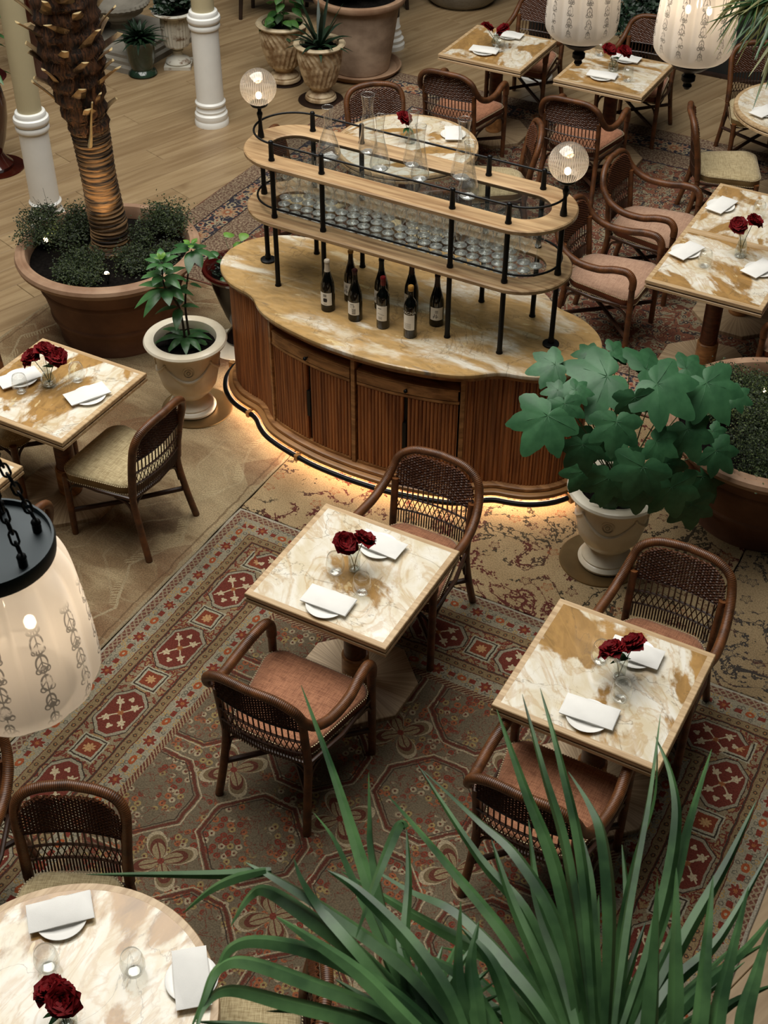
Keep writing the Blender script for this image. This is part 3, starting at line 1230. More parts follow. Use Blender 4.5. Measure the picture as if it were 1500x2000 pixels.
for i in range(0, len(OUT), 46):
    p, n = OUT[i], ON[i]
    g.box((p.x + n.x * .028, p.y + n.y * .012, .096), (.04, .014, .012), math.atan2(n.y, n.x))
    g.box((p.x + n.x * .052, p.y + n.y * .031, .088), (.038, .024, .038), math.atan2(n.y, n.x))
tag(g.build('rail_bracket', 'bar_trim', fr), kind='stuff')


def front_run(t0, t1, off, step=0.0025):
    P = [p for p in OUT]
    m = [p for p in bar_outline()]
    front = [p for p in m if p.y <= 0]
    fine = resample(front, step, False)
    seg = [p for p in fine if t0 <= p.x <= t1]
    return seg, normals(seg, False)


def slab(g, seg, N, o_in, o_out, z0, z1, rib=0.0, pitch=.0195):
    """a curved panel following the bar's outline; rib > 0 gives half-round reeds"""
    s = 0.0
    vs, fs = [], []
    rows = []
    for i, (p, n) in enumerate(zip(seg, N)):
        if i: s += (p - seg[i - 1]).length
        o = o_out
        if rib:
            f = (s / pitch) % 1.0
            o = o_out + rib * (sqrt(max(0.0, 1 - (2 * f - 1) ** 2)) - 1)
        rows.append(((p.x + n.x * o, p.y + n.y * o), (p.x + n.x * o_in, p.y + n.y * o_in)))
    for a, b in rows:
        vs += [(a[0], a[1], z0), (a[0], a[1], z1), (b[0], b[1], z1), (b[0], b[1], z0)]
    k = len(rows)
    for i in range(k - 1):
        for j in range(4):
            j2 = (j + 1) % 4
            fs.append((i * 4 + j, i * 4 + j2, (i + 1) * 4 + j2, (i + 1) * 4 + j))
    fs.append((0, 1, 2, 3)[::-1]); fs.append(tuple((k - 1) * 4 + j for j in (0, 1, 2, 3)))
    g.add(vs, fs)


# reeded end lobes and back
fine = resample(bar_outline(), 0.00325)
m_ = len(fine)
sel = [i for i, p in enumerate(fine) if not (p.y < 0 and abs(p.x) < .655)]
start = [i for i in sel if (i - 1) % m_ not in sel][0]
seq = [(start + k) % m_ for k in range(len(sel))]
seg = [fine[i] for i in seq]
third = len(seg) // 3
g = G()
slab(g, seg, normals(seg, False), -.15, -.043, .166, .886, .012, .0205)
tag(g.build('reeded_wall', 'bar_wood', bar, smooth=60), kind='stuff')
# frame posts, rails
for t0, t1, nm in ((-.66, -.635, 'post'), (.635, .66, 'post'), (-.014, .014, 'post')):
    s_, n_ = front_run(t0, t1, 0)
    g = G(); slab(g, s_, n_, -.15, -.040, .166, .886); g.build(nm, 'bar_frame', bar, smooth=30)
for b0, b1 in ((-.632, -.017), (.017, .632)):
    s_, n_ = front_run(b0, b1, 0, .01)
    for o_o, za, zb in ((-.046, .166, .186), (-.046, .722, .738), (-.046, .808, .816)):
        g = G(); slab(g, s_, n_, -.15, o_o, za, zb)
        g.build('rail', 'bar_frame', bar, smooth=30)
    s_, n_ = front_run(b0 + .006, b1 - .006, 0, .01)
    g = G(); slab(g, s_, n_, -.095, -.046, .744, .806)
    dr = g.build('drawer', 'bar_frame', bar, smooth=30)
    k = len(s_) // 2
    p, n = s_[k], n_[k]
    g = G()
    g.tube([(p.x - n.x * .048, p.y - n.y * .048, .775), (p.x - n.x * .034, p.y - n.y * .034, .775)], .005, 8)
    g.ball((p.x - n.x * .026, p.y - n.y * .026, .775), .012, 12, 8)
    g.build('knob', 'black_metal', dr)
    mid = (b0 + b1) / 2
    for e0, e1 in ((b0 + .005, mid - .010), (mid + .010, b1 - .005)):
        s_, n_ = front_run(e0, e1, 0)
        g = G(); slab(g, s_, n_, -.095, -.048, .190, .718, .0105, (e1 - e0) / 13.0)
        g.build('reeded_door', 'bar_wood', bar, smooth=60)
    s_, n_ = front_run(mid - .009, mid + .009, 0)
    g = G(); slab(g, s_, n_, -.09, -.066, .190, .718)
    slab(g, [s_[0] + Vector((-.008, 0, 0)), s_[-1]], [n_[0], n_[-1]], -.07, -.048, .36, .54)
    g.build('door_pull', 'black_metal', bar, smooth=30)


# ------------------------------------------------------------------ the glass rack standing on it
rk = thing('glass_rack', 'two-tier oak and glass rack with two globe lamps standing on the bar', 'shelf', (BC.x, BC.y, .95), BROT)
GL, GW = .925, .215          # half length and half width of the post line


def caps(hl, hw, n=26):
    P = []
    for i in range(n + 1):
        a = -PI / 2 + PI * i / n
        P.append(Vector((hl - hw + hw * cos(a), hw * sin(a), 0)))
    for i in range(n + 1):
        a = PI / 2 + PI * i / n
        P.append(Vector((-(hl - hw) + hw * cos(a), hw * sin(a), 0)))
    return P


ZS = {'lower': .44, 'upper': .785}
for nm, z in ZS.items():
    oh, ow, ih, iw = GL + .062, GW + .066, GL - .066, GW - .062
    prof = [(oh - .006, ow - .006, z), (oh, ow, z - .006), (oh, ow, z - .022), (oh - .006, ow - .006, z - .028),
            (ih, iw, z - .028), (ih, iw, z - .008), (ih - .010, iw - .010, z - .008), (ih - .010, iw - .010, z - .004), (ih + .003, iw + .003, z)]
    rows = [[(p.x, p.y, zz) for p in caps(a, b)] for a, b, zz in prof]
    rows.append(rows[0])
    g = G(); g.rings(rows, False, False)
    sh = g.build('shelf', 'shelf_oak', rk, smooth=35)
    g = G()
    g.rings([[(p.x, p.y, z - .016) for p in caps(ih + .001, iw + .001)], [(p.x, p.y, z - .009) for p in caps(ih + .001, iw + .001)]])
    g.build('glass_pane', 'pane', sh, smooth=30)
for z in (.785 + .098, .44 + .055):
    g = G(); g.tube([(p.x, p.y, z) for p in caps(GL, GW)], .0062, 8, closed=True)
    g.build('gallery_rail', 'black_metal', rk)
PXS = (-.715, -.395, .395, .715)
for sx in PXS:
    for sy in (-1, 1):
        g = G()
        x, y = sx, sy * GW
        prof = [(.019, 0), (.019, .006), (.0155, .012), (.0155, .026), (.0142, .032), (.0142, ZS['lower'] - .028), (.0142, ZS['lower']), (.018, ZS['lower'] + .001), (.018, ZS['lower'] + .014),
                (.0145, ZS['lower'] + .02), (.0142, ZS['lower'] + .045), (.0142, ZS['upper']), (.018, ZS['upper'] + .001), (.018, ZS['upper'] + .008), (.0145, ZS['upper'] + .014), (.0135, ZS['upper'] + .10), (.015, ZS['upper'] + .104), (.011, ZS['upper'] + .114), (.0, ZS['upper'] + .118)]
        g.lathe(prof, 14, (x, y, 0))
        g.build('post', 'black_metal', rk)
for sx in (-GL, GL):
    g = G()
    g.lathe([(.046, 0), (.046, .010), (.040, .013), (.017, .014), (.017, .04), (.0142, .046), (.0142, ZS['lower']), (.019, ZS['lower'] + .001), (.019, ZS['lower'] + .012), (.0135, ZS['lower'] + .05),
             (.0142, ZS['upper']), (.019, ZS['upper'] + .001), (.019, ZS['upper'] + .014), (.013, ZS['upper'] + .05), (.010, ZS['upper'] + .11), (.016, ZS['upper'] + .135), (.016, ZS['upper'] + .145),
             (.010, ZS['upper'] + .155), (.012, ZS['upper'] + .178), (.045, ZS['upper'] + .188), (.05, ZS['upper'] + .195), (.05, ZS['upper'] + .205), (.0, ZS['upper'] + .205)], 20, (sx, 0, 0))
    po = g.build('lamp_post', 'black_metal', rk)
    zc = ZS['upper'] + .293
    g = G(); g.ball((0, 0, 0), .101, 40, 24)
    gl_ = g.build('globe', 'globe_glass', po, loc=(sx, 0, zc), smooth=180)
    g = G()
    g.ball((0, 0, -.048), .017, 12, 8, (1, 1, 1.2))
    g.build('bulb', 'bulb', po, loc=(sx, 0, zc), smooth=180)
    c = Matrix.Rotation(BROT, 3, 'Z') @ Vector((sx, 0, 0)) + Vector((BC.x, BC.y, 0.95 + zc))
    bulb(c + Vector((0, 0, -.04)), 1.3, (1.0, .68, .38), .02)


def barpt(u, v, z):
    """a spot on a level of the bar"""
    return atz(u, v, z)


# wine bottles
def bottle(label, loc, kind, foil, glass='bottle_glass', rot=0.0, lab='plain', foil_len=.07, cork=False):
    t = thing('wine_bottle', label, 'bottle', loc, rot, None)
    if kind == 'bordeaux':
        prof = [(.0, 0), (.034, 0), (.037, .004), (.037, .185), (.035, .205), (.024, .228), (.0148, .245), (.0138, .30), (.0155, .302), (.0155, .312), (.013, .316), (.0, .316)]
    else:
        prof = [(.0, 0), (.037, 0), (.0405, .004), (.0405, .135), (.038, .165), (.029, .20), (.019, .235), (.0145, .262), (.0135, .30), (.0155, .302), (.0155, .312), (.013, .316), (.0, .316)]
    G().lathe(prof, 28).build('body', glass, t)
    h0 = .317 - foil_len
    rr = lambda z: max(r for r in [next(((a[0] + (b[0] - a[0]) * (z - a[1]) / (b[1] - a[1])) for a, b in zip(prof, prof[1:]) if b[1] > a[1] and a[1] <= z <= b[1]), .0138)])
    G().lathe([(rr(h0) + .0007, h0)] + [(rr(h0 + (.30 - h0) * i / 4) + .0008, h0 + (.30 - h0) * i / 4) for i in range(1, 5)] + [(.0165, .302), (.0165, .313), (.013, .3175), (.0, .318)], 20).build('capsule', foil, t)
    rb = prof[2][0] + .0006
    ha, hb = (.045, .125) if kind != 'bordeaux' else (.055, .15)

    def patch(name, m, a0, a1, z0, z1, par, r=rb, n=14):
        vs, fs = [], []
        for i in range(n + 1):
            a = a0 + (a1 - a0) * i / n
            for z in (z0, z1):
                vs.append((r * cos(a), r * sin(a), z))
        for i in range(n): fs.append((i * 2, i * 2 + 2, i * 2 + 3, i * 2 + 1))
        gg = G(); gg.add(vs, fs)
        return gg.build(name, m, par, smooth=180)
    a0 = -PI / 2 - .35           # labels face the camera, turned a little to its left
    lb = patch('label', 'paper', a0 - .95, a0 + .95, ha, hb, t)
    ink = G()

    def mark(a, b, z0, z1):
        n = 4
        vs, fs = [], []
        for i in range(n + 1):
            aa = a0 + a + (b - a) * i / n
            vs += [(cos(aa) * (rb + .0006), sin(aa) * (rb + .0006), z0), (cos(aa) * (rb + .0006), sin(aa) * (rb + .0006), z1)]
        for i in range(n): fs.append((i * 2, i * 2 + 2, i * 2 + 3, i * 2 + 1))
        ink.add(vs, fs)
    hh = hb - ha
    if lab == 'block':
        for k in range(3): mark(-.3, .2, hb - .012 - k * .006, hb - .009 - k * .006)
        for k in range(6): mark(-.32 + .05 * abs(k - 2.5) * .5, .30 - .05 * abs(k - 2.5) * .5, ha + .022 + k * .004, ha + .0262 + k * .004)
        mark(-.25, .22, ha + .008, ha + .010)
    elif lab == 'script':
        for x0 in (-.35, -.12, .12): mark(x0, x0 + .035, hb - .036, hb - .010)
        mark(-.35, .2, hb - .013, hb - .010); mark(.05, .3, hb - .025, hb - .022)
        for k in range(6): mark(-.1, .42, ha + .008 + k * .006, ha + .0105 + k * .006)
    elif lab == 'landscape':
        mark(-.5, .1, hb - .018, hb - .015)
        for k in range(8): mark(-.5 + k * .13, -.36 + k * .13, ha + hh * .48 - k * .0014 + (k % 2) * .0025, ha + hh * .50 - k * .0014 + (k % 2) * .002)
        for k in range(3): mark(-.45, .2, ha + .012 + k * .006, ha + .0135 + k * .006)
    elif lab == 'magna':
        for k in range(4): mark(-.6, .4, ha + .012 + k * .009, ha + .0135 + k * .009)
    else:
        for k in range(3): mark(-.2, .2, hb - .02 - k * .006, hb - .0175 - k * .006)
        for k in range(5): mark(-.45 + k * .13, -.38 + k * .13, ha + .012 + (k % 3) * .01, ha + .028 + (k % 2) * .012)
        mark(-.5, .3, ha + .020, ha + .0215)
    ink.build('lettering', 'ink', lb, smooth=180)
    if lab == 'magna':
        # the white letters above the label, set round the glass
        cu = bpy.data.curves.new('lettering', 'FONT')
        cu.body = 'MAGNA'
        cu.size = .0235
        cu.align_x = 'CENTER'
        tmp = bpy.data.objects.new('lettering', cu)
        COL.objects.link(tmp)
        bpy.context.view_layer.update()
        me = bpy.data.meshes.new_from_object(tmp.evaluated_get(bpy.context.evaluated_depsgraph_get()))
        bpy.data.objects.remove(tmp)
        for vtx in me.vertices:
            a = a0 + vtx.co.x / rb * 1.05
            vtx.co = Vector((cos(a) * (rb + .0008), sin(a) * (rb + .0008), hb + .006 + vtx.co.y))
        me.materials.clear(); me.materials.append(MT['white_ink'])
        o = bpy.data.objects.new('lettering', me)
        COL.objects.link(o)
        o.parent = t
    return t


ZB = .9505
bottle('leftmost wine bottle, with a white capsule and a dark block on its label', barpt(641, 603, ZB), 'burgundy', 'foil_white', lab='block')
bottle('wine bottle with tall script letters on its label, second from the left', barpt(694, 622, ZB), 'burgundy', 'foil_dark', lab='script', foil_len=.03)
bottle('straight-shouldered wine bottle with a landscape sketch label, middle of the front row', barpt(748, 637, ZB), 'bordeaux', 'foil_red', lab='landscape', foil_len=.05)
bottle('straight-shouldered wine bottle with white capitals MAGNA above its label', barpt(801, 655, ZB), 'bordeaux', 'foil_amber', lab='magna', foil_len=.03)
bottle('wine bottle with a looping drawing on its label, rightmost beside the black post', barpt(852, 632, ZB), 'burgundy', 'foil_dark', lab='plain', rot=.3)
bottle('olive brown wine bottle with an amber wax top, standing behind the script label', barpt(686, 584, ZB), 'burgundy', 'foil_amber', 'bottle_brown', foil_len=.012, rot=-.3)
bottle('wine bottle with a black-green capsule behind the landscape label', barpt(745, 600, ZB), 'burgundy', 'foil_black', rot=-.35)
bottle('wine bottle with a dark maroon capsule behind the bottle lettered MAGNA', barpt(803, 607, ZB), 'burgundy', 'foil_dark', rot=-.35)

# stemware on the lower tier
g = G()
g.lathe([(.0, .0015), (.034, .0008), (.035, .002), (.02, .004), (.005, .008), (.0034, .016), (.0032, .085), (.005, .092), (.016, .100), (.030, .118), (.0355, .140), (.034, .165), (.029, .195), (.0285, .195)], 18)
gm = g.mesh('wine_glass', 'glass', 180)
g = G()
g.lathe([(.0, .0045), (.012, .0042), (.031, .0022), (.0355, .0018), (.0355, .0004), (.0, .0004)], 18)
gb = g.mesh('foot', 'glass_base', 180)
LZ = .95 + ZS['lower'] - .0085
Rb = Matrix.Rotation(BROT, 3, 'Z')
cnt = 0
for r_ in range(4):
    y = -.112 + r_ * .075
    for k in range(22):
        x = -.80 + k * .0755 + (r_ % 2) * .037
        lim = GL - GW + sqrt(max(0, .118 ** 2 - y * y)) if abs(y) < .118 else GL - GW
        if abs(x) > lim: continue
        if r_ == 3 and k % 5 == 4: continue
        p = Rb @ Vector((x + RD.uniform(-.003, .003), y + RD.uniform(-.003, .003), 0)) + Vector((BC.x, BC.y, LZ))
        o = bpy.data.objects.new('wine_glass', gm)
        COL.objects.link(o)
        o.location = p
        s_ = 1.0 if r_ < 2 else 1.06
        o.scale = (s_, s_, s_ * RD.choice((1.12, 1.16, 1.2)))
        o.rotation_euler = (0, 0, RD.uniform(0, 6))
        tag(o, 'clear stemmed wine glass on the lower glass shelf of the rack', 'wine glass', 'stemmed glasses on the lower shelf')
        f = bpy.data.objects.new('foot', gb)
        COL.objects.link(f)
        f.parent = o
        cnt += 1
print('glasses', cnt)

# carafes on the upper tier
UZ = .95 + ZS['upper'] - .0085


def carafe(label, u, v, tall, wide, neck=.021, flare=.030):
    h = tall * 1.22
    neck *= 1.2
    flare *= 1.18
    wide *= 1.06
    prof = [(.0, .002), (wide * .75, .001), (wide, .02), (wide * .98, .045), (wide * .72, h * .36), (neck * 1.15, h * .58), (neck, h * .72), (neck * 1.1, h * .86), (flare, h * .985), (flare + .001, h), (flare - .0015, h)]
    pr = [(p.x, p.y) for p in crom([(a, b, 0) for a, b in prof[1:]], 4)]
    t = thing('carafe', label, 'carafe', atz(u, v, UZ), 0)
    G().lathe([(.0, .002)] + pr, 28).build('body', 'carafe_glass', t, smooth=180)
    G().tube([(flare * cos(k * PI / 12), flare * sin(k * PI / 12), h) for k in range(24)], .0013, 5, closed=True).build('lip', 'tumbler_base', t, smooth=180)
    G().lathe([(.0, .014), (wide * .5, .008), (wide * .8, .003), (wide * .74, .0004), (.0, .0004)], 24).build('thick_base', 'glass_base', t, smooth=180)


carafe('wide-bottomed glass carafe, leftmost on the upper shelf', 642, 308, .24, .062, .018, .026)
carafe('tall glass carafe with the highest flared neck, second on the upper shelf', 719, 296, .27, .050, .024, .032)
carafe('slender glass carafe in front of the tall flared one', 742, 330, .25, .052, .017, .024)
carafe('glass carafe in the middle of the upper shelf, towards the back', 806, 322, .25, .050, .018, .026)
carafe('glass carafe in the middle of the upper shelf, towards the front', 820, 350, .25, .046, .018, .025)
carafe('round-bellied glass carafe at the right of the upper shelf', 903, 346, .27, .060, .023, .031)
carafe('rightmost glass carafe on the upper shelf, nearest the front rail', 914, 384, .25, .052, .020, .027)

# ------------------------------------------------------------------ tables
TS = .738


def square_top(t, S=TS, M='marble'):
    h = S / 2

    def sq(a, z): return [(-a, -a, z), (a, -a, z), (a, a, z), (-a, a, z)]
    G().rings([sq(h - .030, .735), sq(h - .030, .7502)]).build('marble_inlay', M, t, smooth=0)
    g = G()
    for a in range(4):
        ca, sa = cos(a * PI / 2), sin(a * PI / 2)
        def R(x, y, z): return (x * ca - y * sa, x * sa + y * ca, z)
        i = h - .030
        g.add([R(-h, -h, .727), R(h, -h, .727), R(i, -i, .727), R(-i, -i, .727), R(-h, -h, .747), R(h, -h, .747), R(h - .003, -h + .003, .7505), R(-h + .003, -h + .003, .7505), R(i, -i, .7505), R(-i, -i, .7505)],
              [(0, 3, 2, 1), (0, 1, 5, 4), (4, 5, 6, 7), (7, 6, 8, 9)])
    g.build('edge_frame', 'table_oak', t, smooth=0)
    G().rings([sq(h - .012, .716), sq(h - .012, .728)]).build('shadow_gap', 'walnut', t, smooth=0)
    G().rings([sq(h, .698), sq(h, .713), sq(h - .003, .716)]).build('lower_board', 'table_oak', t, smooth=0)


def pedestal(t):
    g = G(); g.lathe([(.056, .03), (.056, .70)], 24); g.build('column', 'walnut', t)
    g = G(); g.lathe([(.0, .03), (.068, .03), (.068, .20), (.062, .206), (.056, .206)], 24); g.build('collar', 'bar_frame', t)
    g = G(); oc = lambda r, z: [(r * cos(PI / 8 + i * PI / 4), r * sin(PI / 8 + i * PI / 4), z) for i in range(8)]
    g.rings([oc(.315, .0), oc(.315, .024), oc(.311, .028)])
    g.build('octagonal_base', 'base_oak', t, smooth=0)


def make_square(M):
    t = thing('dining_table', '', 'table')
    square_top(t, TS, M); pedestal(t)
    return proto(t)


sq1 = make_square('marble')
sq2 = make_square('marble_amber')


def table(src, label, p, q, rz=A, z=FZ):
    return first_or(src, USED, label=label, loc=W(p, q, z), rz=rz)


table(sq1, 'square cream marble table in the centre of the photo with two peonies', -2.345, 4.028)
table(sq2, 'square marble table at the right in front of the big-leaved plant, veined amber and white', -1.064, 3.962)
table(sq2, 'square marble table by the big palm pot, a cream seated chair at its right', -4.535, 4.52, z=.011)
table(sq1, 'marble table at the left edge, mostly cut off behind the lantern chains', -4.59, 3.535, z=.011)
table(sq2, 'square amber marble table at the top of the photo, left of the hanging lanterns', -4.452, 10.134)
table(sq2, 'square marble table under the two hanging lanterns', -3.43, 10.13)
table(sq2, 'near half of the double table at the right, with peonies in a bottle vase', -1.715, 7.565)
table(sq1, 'far half of the double table at the right edge, one napkin on it', -1.715, 8.305)


def round_table(name_label, x, y, R_, M, z=FZ, rz=0.0):
    t = thing('round_table', name_label, 'table', (x, y, z), rz)
    G().lathe([(0, .735), (R_ - .03, .735), (R_ - .03, .7502), (0, .7502)], 72).build('marble_inlay', M, t)
    G().lathe([(R_ - .03, .727), (R_, .727), (R_ + .001, .745), (R_ - .003, .7505), (R_ - .03, .7505)], 72, close=True).build('edge_frame', 'table_oak', t)
    G().lathe([(0, .716), (R_ - .012, .716), (R_ - .012, .728), (0, .728)], 72).build('shadow_gap', 'walnut', t)
    G().lathe([(0, .698), (R_, .698), (R_, .713), (R_ - .003, .716), (0, .716)], 72).build('lower_board', 'table_oak', t)
    pedestal(t)
    return t


round_table('round marble table at the lower left corner with two napkins and peonies', -1.09, 2.42, .535, 'marble_amber', rz=1.0)
round_table('round marble table behind the bar rack', .15, 9.20, .52, 'marble', rz=2.0)
round_table('round marble table cut off at the upper right edge', 3.17, 9.85, .52, 'marble', rz=0.4)


# ------------------------------------------------------------------ rattan chairs
def mirror(P): return [(-x, y, z) for x, y, z in P]


def weave(t, wid, ztop, zseat, ybase, dark='weave', corner=.16):
    """the woven back: dense weave above, open spindles, a crossed band, dense spindles below"""
    def yy(x, z): return ybase - .075 * (z - .45) - .030 * (1 - (x / wid) ** 2)

    def top_at(x):
        a = abs(x)
        if a < wid - corner: return ztop
        f = (a - (wid - corner)) / corner
        return ztop - corner * 1.0 * (1 - sqrt(max(0, 1 - min(1, f) ** 2)))
    zo = .655                                    # lower edge of the dense weave
    g = G()
    ns = 31
    xs = [-wid + .012 + (2 * wid - .024) * i / (ns - 1) for i in range(ns)]
    for x in xs:
        zt = top_at(x) - .004
        g.tube([(x, yy(x, z), z) for z in (zo, (zo + zt) / 2, zt)], .0034, 4, caps=False)
    row = 0
    z = zo
    while z < ztop - .006:
        pts = []
        half = wid - .004
        # narrow the row where the hoop curves in
        if z > ztop - corner:
            f = 1 - (ztop - z) / corner
            half = wid - corner * (1 - sqrt(max(0, 1 - f * f))) - .004
        n = ns * 2
        for i in range(n + 1):
            x = -half + 2 * half * i / n
            ph = sin((x + wid) / (2 * wid) * PI * (ns - 1) + row * PI)
            pts.append((x, yy(x, z) + .0042 * ph, z + .0008 * cos(i * 1.7 + row)))
        g.tube(pts, .0046, 4, caps=False)
        z += .0082
        row += 1
    tag(g.build('woven_panel', dark, t), kind='stuff')
    g = G()
    for i, x in enumerate(xs):
        if i % 2 == 0:
            g.tube([(x, yy(x, zz), zz) for zz in (.575, zo + .002)], .0042, 5, caps=False)
    nx = xs[::2]
    for i in range(len(nx)):
        for dj in (-1, 1):
            if 0 <= i + dj < len(nx):
                a, b = nx[i], nx[i + dj]
                g.tube([(a, yy(a, .575), .575), (b, yy(b, .500), .500)], .0028, 4, caps=False)
        g.tube([(nx[i], yy(nx[i], .50), .50), (nx[i], yy(nx[i], zseat - .03), zseat - .03)], .0038, 4, caps=False)
    for x in xs[1::2]:
        g.tube([(x, yy(x, .50), .50), (x, yy(x, zseat - .03), zseat - .03)], .0038, 4, caps=False)
    for z in (.577, .500, zo):
        g.tube([(x, yy(x, z) - .004, z) for x in xs], .0042, 5)
        g.tube([(x, yy(x, z) + .004, z) for x in xs], .003, 4)
    tag(g.build('spindle_lattice', 'rattan_dark', t), kind='stuff')
    return yy


def cushion(t, fab, lea, fw_, bw, fy, by, z0, z1):
    """rounded tapering cushion with a leather boxing band and stitched piping"""
    def outline(k, off=0.0):
        pts = []
        n = 10
        cs_ = [(fw_, fy, .07), (-fw_, fy, .07), (-bw, by, .10), (bw, by, .10)]
        angs = [(0, PI / 2), (PI / 2, PI), (PI, 1.5 * PI), (1.5 * PI, 2 * PI)]
        for (cx, cy, r), (a0, a1) in zip(cs_, angs):
            sx = 1 if cx > 0 else -1
            sy = 1 if cy > 0 else -1
            ox, oy = cx - sx * r, cy - sy * r
            for i in range(n + 1):
                a = a0 + (a1 - a0) * i / n
                pts.append(Vector((ox + (r + off) * cos(a), oy + (r + off) * sin(a), 0)))
        # bow the front and the sides a little
        return [Vector((p.x * (1 + .035 * (1 - (p.y / max(fy, -by)) ** 2)), p.y + (.018 * (1 - (p.x / fw_) ** 2) * (1 if p.y > 0 else -1)), 0)) for p in pts]
    O = resample(outline(0), .03)
    # upholstered top, gently domed
    g = G()
    lay = [(1.0, z1 - .012), (1.0, z1 - .004), (.96, z1 + .004), (.85, z1 + .012), (.6, z1 + .019), (.3, z1 + .022)]
    g.rings([[(p.x * k, p.y * k, z) for p in O] for k, z in lay])
    c = g.build('seat_cushion', fab, t, smooth=60)
    g = G()
    g.rings([[(p.x * .985, p.y * .985, z0) for p in O], [(p.x * 1.004, p.y * 1.004, z0 + .006) for p in O], [(p.x * 1.004, p.y * 1.004, z1 - .012) for p in O]])
    g.build('boxing_band', lea, c, smooth=60)
    O2 = resample(outline(0), .0125)
    g = G()
    for i, p in enumerate(O2):
        n = Vector((p.x, p.y, 0)).normalized()
        for zz in (z1 - .008, z0 + .006):
            g.box((p.x * 1.012, p.y * 1.012, zz), (.004, .0075, .0045), math.atan2(n.y, n.x))
    tag(g.build('stitching', 'thread', c, smooth=0), kind='stuff')
    return O


def under(t, fx, fy, bx, by, ftop, btop, rf=.0175):
    """stretchers crossing under the seat, bent braces, seat rails"""
    zc = .17
    def at_leg(x, y, sx): return None
    for s in (-1, 1):
        a = Vector((s * fx, fy, zc)); b = Vector((-s * (bx + .012), by - .03, zc + .02))
        G().tube([a, a.lerp(b, .5) + Vector((0, 0, .008 * s)), b], .0145, 8).build('stretcher', 'rattan_dark', t)
    g = G()
    zs = .395
    g.tube([(fx, fy - .01, zs), (0, fy + .012, zs), (-fx, fy - .01, zs), (-fx * .98, 0, zs), (-bx, by, zs), (0, by - .02, zs), (bx, by, zs), (fx * .98, 0, zs)], .012, 8, closed=True)
    g.build('seat_rail', 'rattan_dark', t)
    for sx in (-1, 1):
        for (x0, y0, x1, y1) in ((fx, fy, 0, fy), (bx, by, 0, by), (fx, fy, fx, 0), (bx, by, fx, 0)):
            P0 = Vector((sx * x0, y0, .25)); P1 = Vector((sx * (x0 + (x1 - x0) * .14), y0 + (y1 - y0) * .14, .35)); P2 = Vector((sx * (x0 + (x1 - x0) * .52), y0 + (y1 - y0) * .52, .388))
            G().tube(crom([P0, P1, P2], 5), .009, 6).build('bent_brace', 'rattan_dark', t)


def legs(t, fx, fy, bx, by, front_to, back_to):
    for s in (-1, 1):
        if front_to:
            G().tube([(s * fx, fy, 0), (s * fx, fy, .2), (s * fx, fy - .004, front_to)], [.0185, .0195, .0205], 10).build('leg', 'rattan', t)
        P = crom([(s * (bx + .022), by - .075, 0), (s * (bx + .008), by - .035, .18), (s * bx, by - .005, .36), (s * bx, by - .010, .46), (s * (bx + .002), by - .035, back_to)], 5)
        G().tube(P, .0195, 10).build('leg', 'rattan', t)


def make_armchair(name, fab, lea):
    t = thing(name, '', 'chair')
    fx, fy, bx, by = .265, .262, .215, -.215
    legs(t, fx, fy, bx, by, .56, .70)
    half = [(fx, fy - .004, .54), (fx + .002, fy - .006, .60), (fx + .004, fy - .045, .645), (fx + .010, fy - .13, .648), (fx + .018, fy - .24, .628), (fx + .010, -.115, .632), (fx - .004, -.215, .675),
            (fx - .022, -.275, .745), (fx - .050, -.300, .815), (.135, -.318, .862), (.0, -.330, .872)]
    P = crom(half, 6)
    full = P + [Vector((-p.x, p.y, p.z)) for p in P[::-1]][1:]
    n = len(full)
    rad = [.0205 + .0045 * min(1, abs(2 * i / (n - 1) - 1) * 1.6) for i in range(n)]
    G().tube(full, rad, 12).build('arm_and_back_hoop', 'rattan', t)
    yy = weave(t, .222, .858, .45, -.238, corner=.13)
    cushion(t, fab, lea, .262, .205, .268, -.205, .395, .455)
    under(t, fx, fy, bx, by, .4, .4)
    return proto(t)


def make_sidechair(name, fab, lea):
    t = thing(name, '', 'chair')
    fx, fy, bx, by = .235, .225, .205, -.205
    legs(t, fx, fy, bx, by, .42, .60)
    half = [(bx, by - .006, .42), (bx + .002, by - .02, .55), (bx + .010, by - .045, .68), (bx + .010, by - .070, .78), (bx - .025, by - .088, .842), (bx - .10, by - .102, .870), (0, by - .112, .878)]
    P = crom(half, 6)
    full = P + [Vector((-p.x, p.y, p.z)) for p in P[::-1]][1:]
    G().tube(full, .0225, 12).build('back_hoop', 'rattan', t)
    weave(t, .205, .860, .45, -.222, corner=.12)
    cushion(t, fab, lea, .245, .205, .240, -.195, .400, .462)
    under(t, fx, fy, bx, by, .4, .4)
    return proto(t)


arm_t = make_armchair('rattan_armchair', 'terra_fabric', 'terra_leather')
arm_p = make_armchair('rattan_armchair', 'pink_fabric', 'terra_leather')
side_c = make_sidechair('rattan_chair', 'cream_fabric', 'cream_leather')


def chair(src, label, p=None, q=None, xy=None, face=0.0, z=FZ, group=None):
    """face: the way the sitter looks, degrees from the rugs' long axis (0 = away from the viewer)"""
    loc = W(p, q, z) if xy is None else Vector((xy[0], xy[1], z))
    kw = dict(label=label, loc=loc, rz=A + math.radians(face))
    if group: kw['group'] = group
    return first_or(src, USED, **kw)


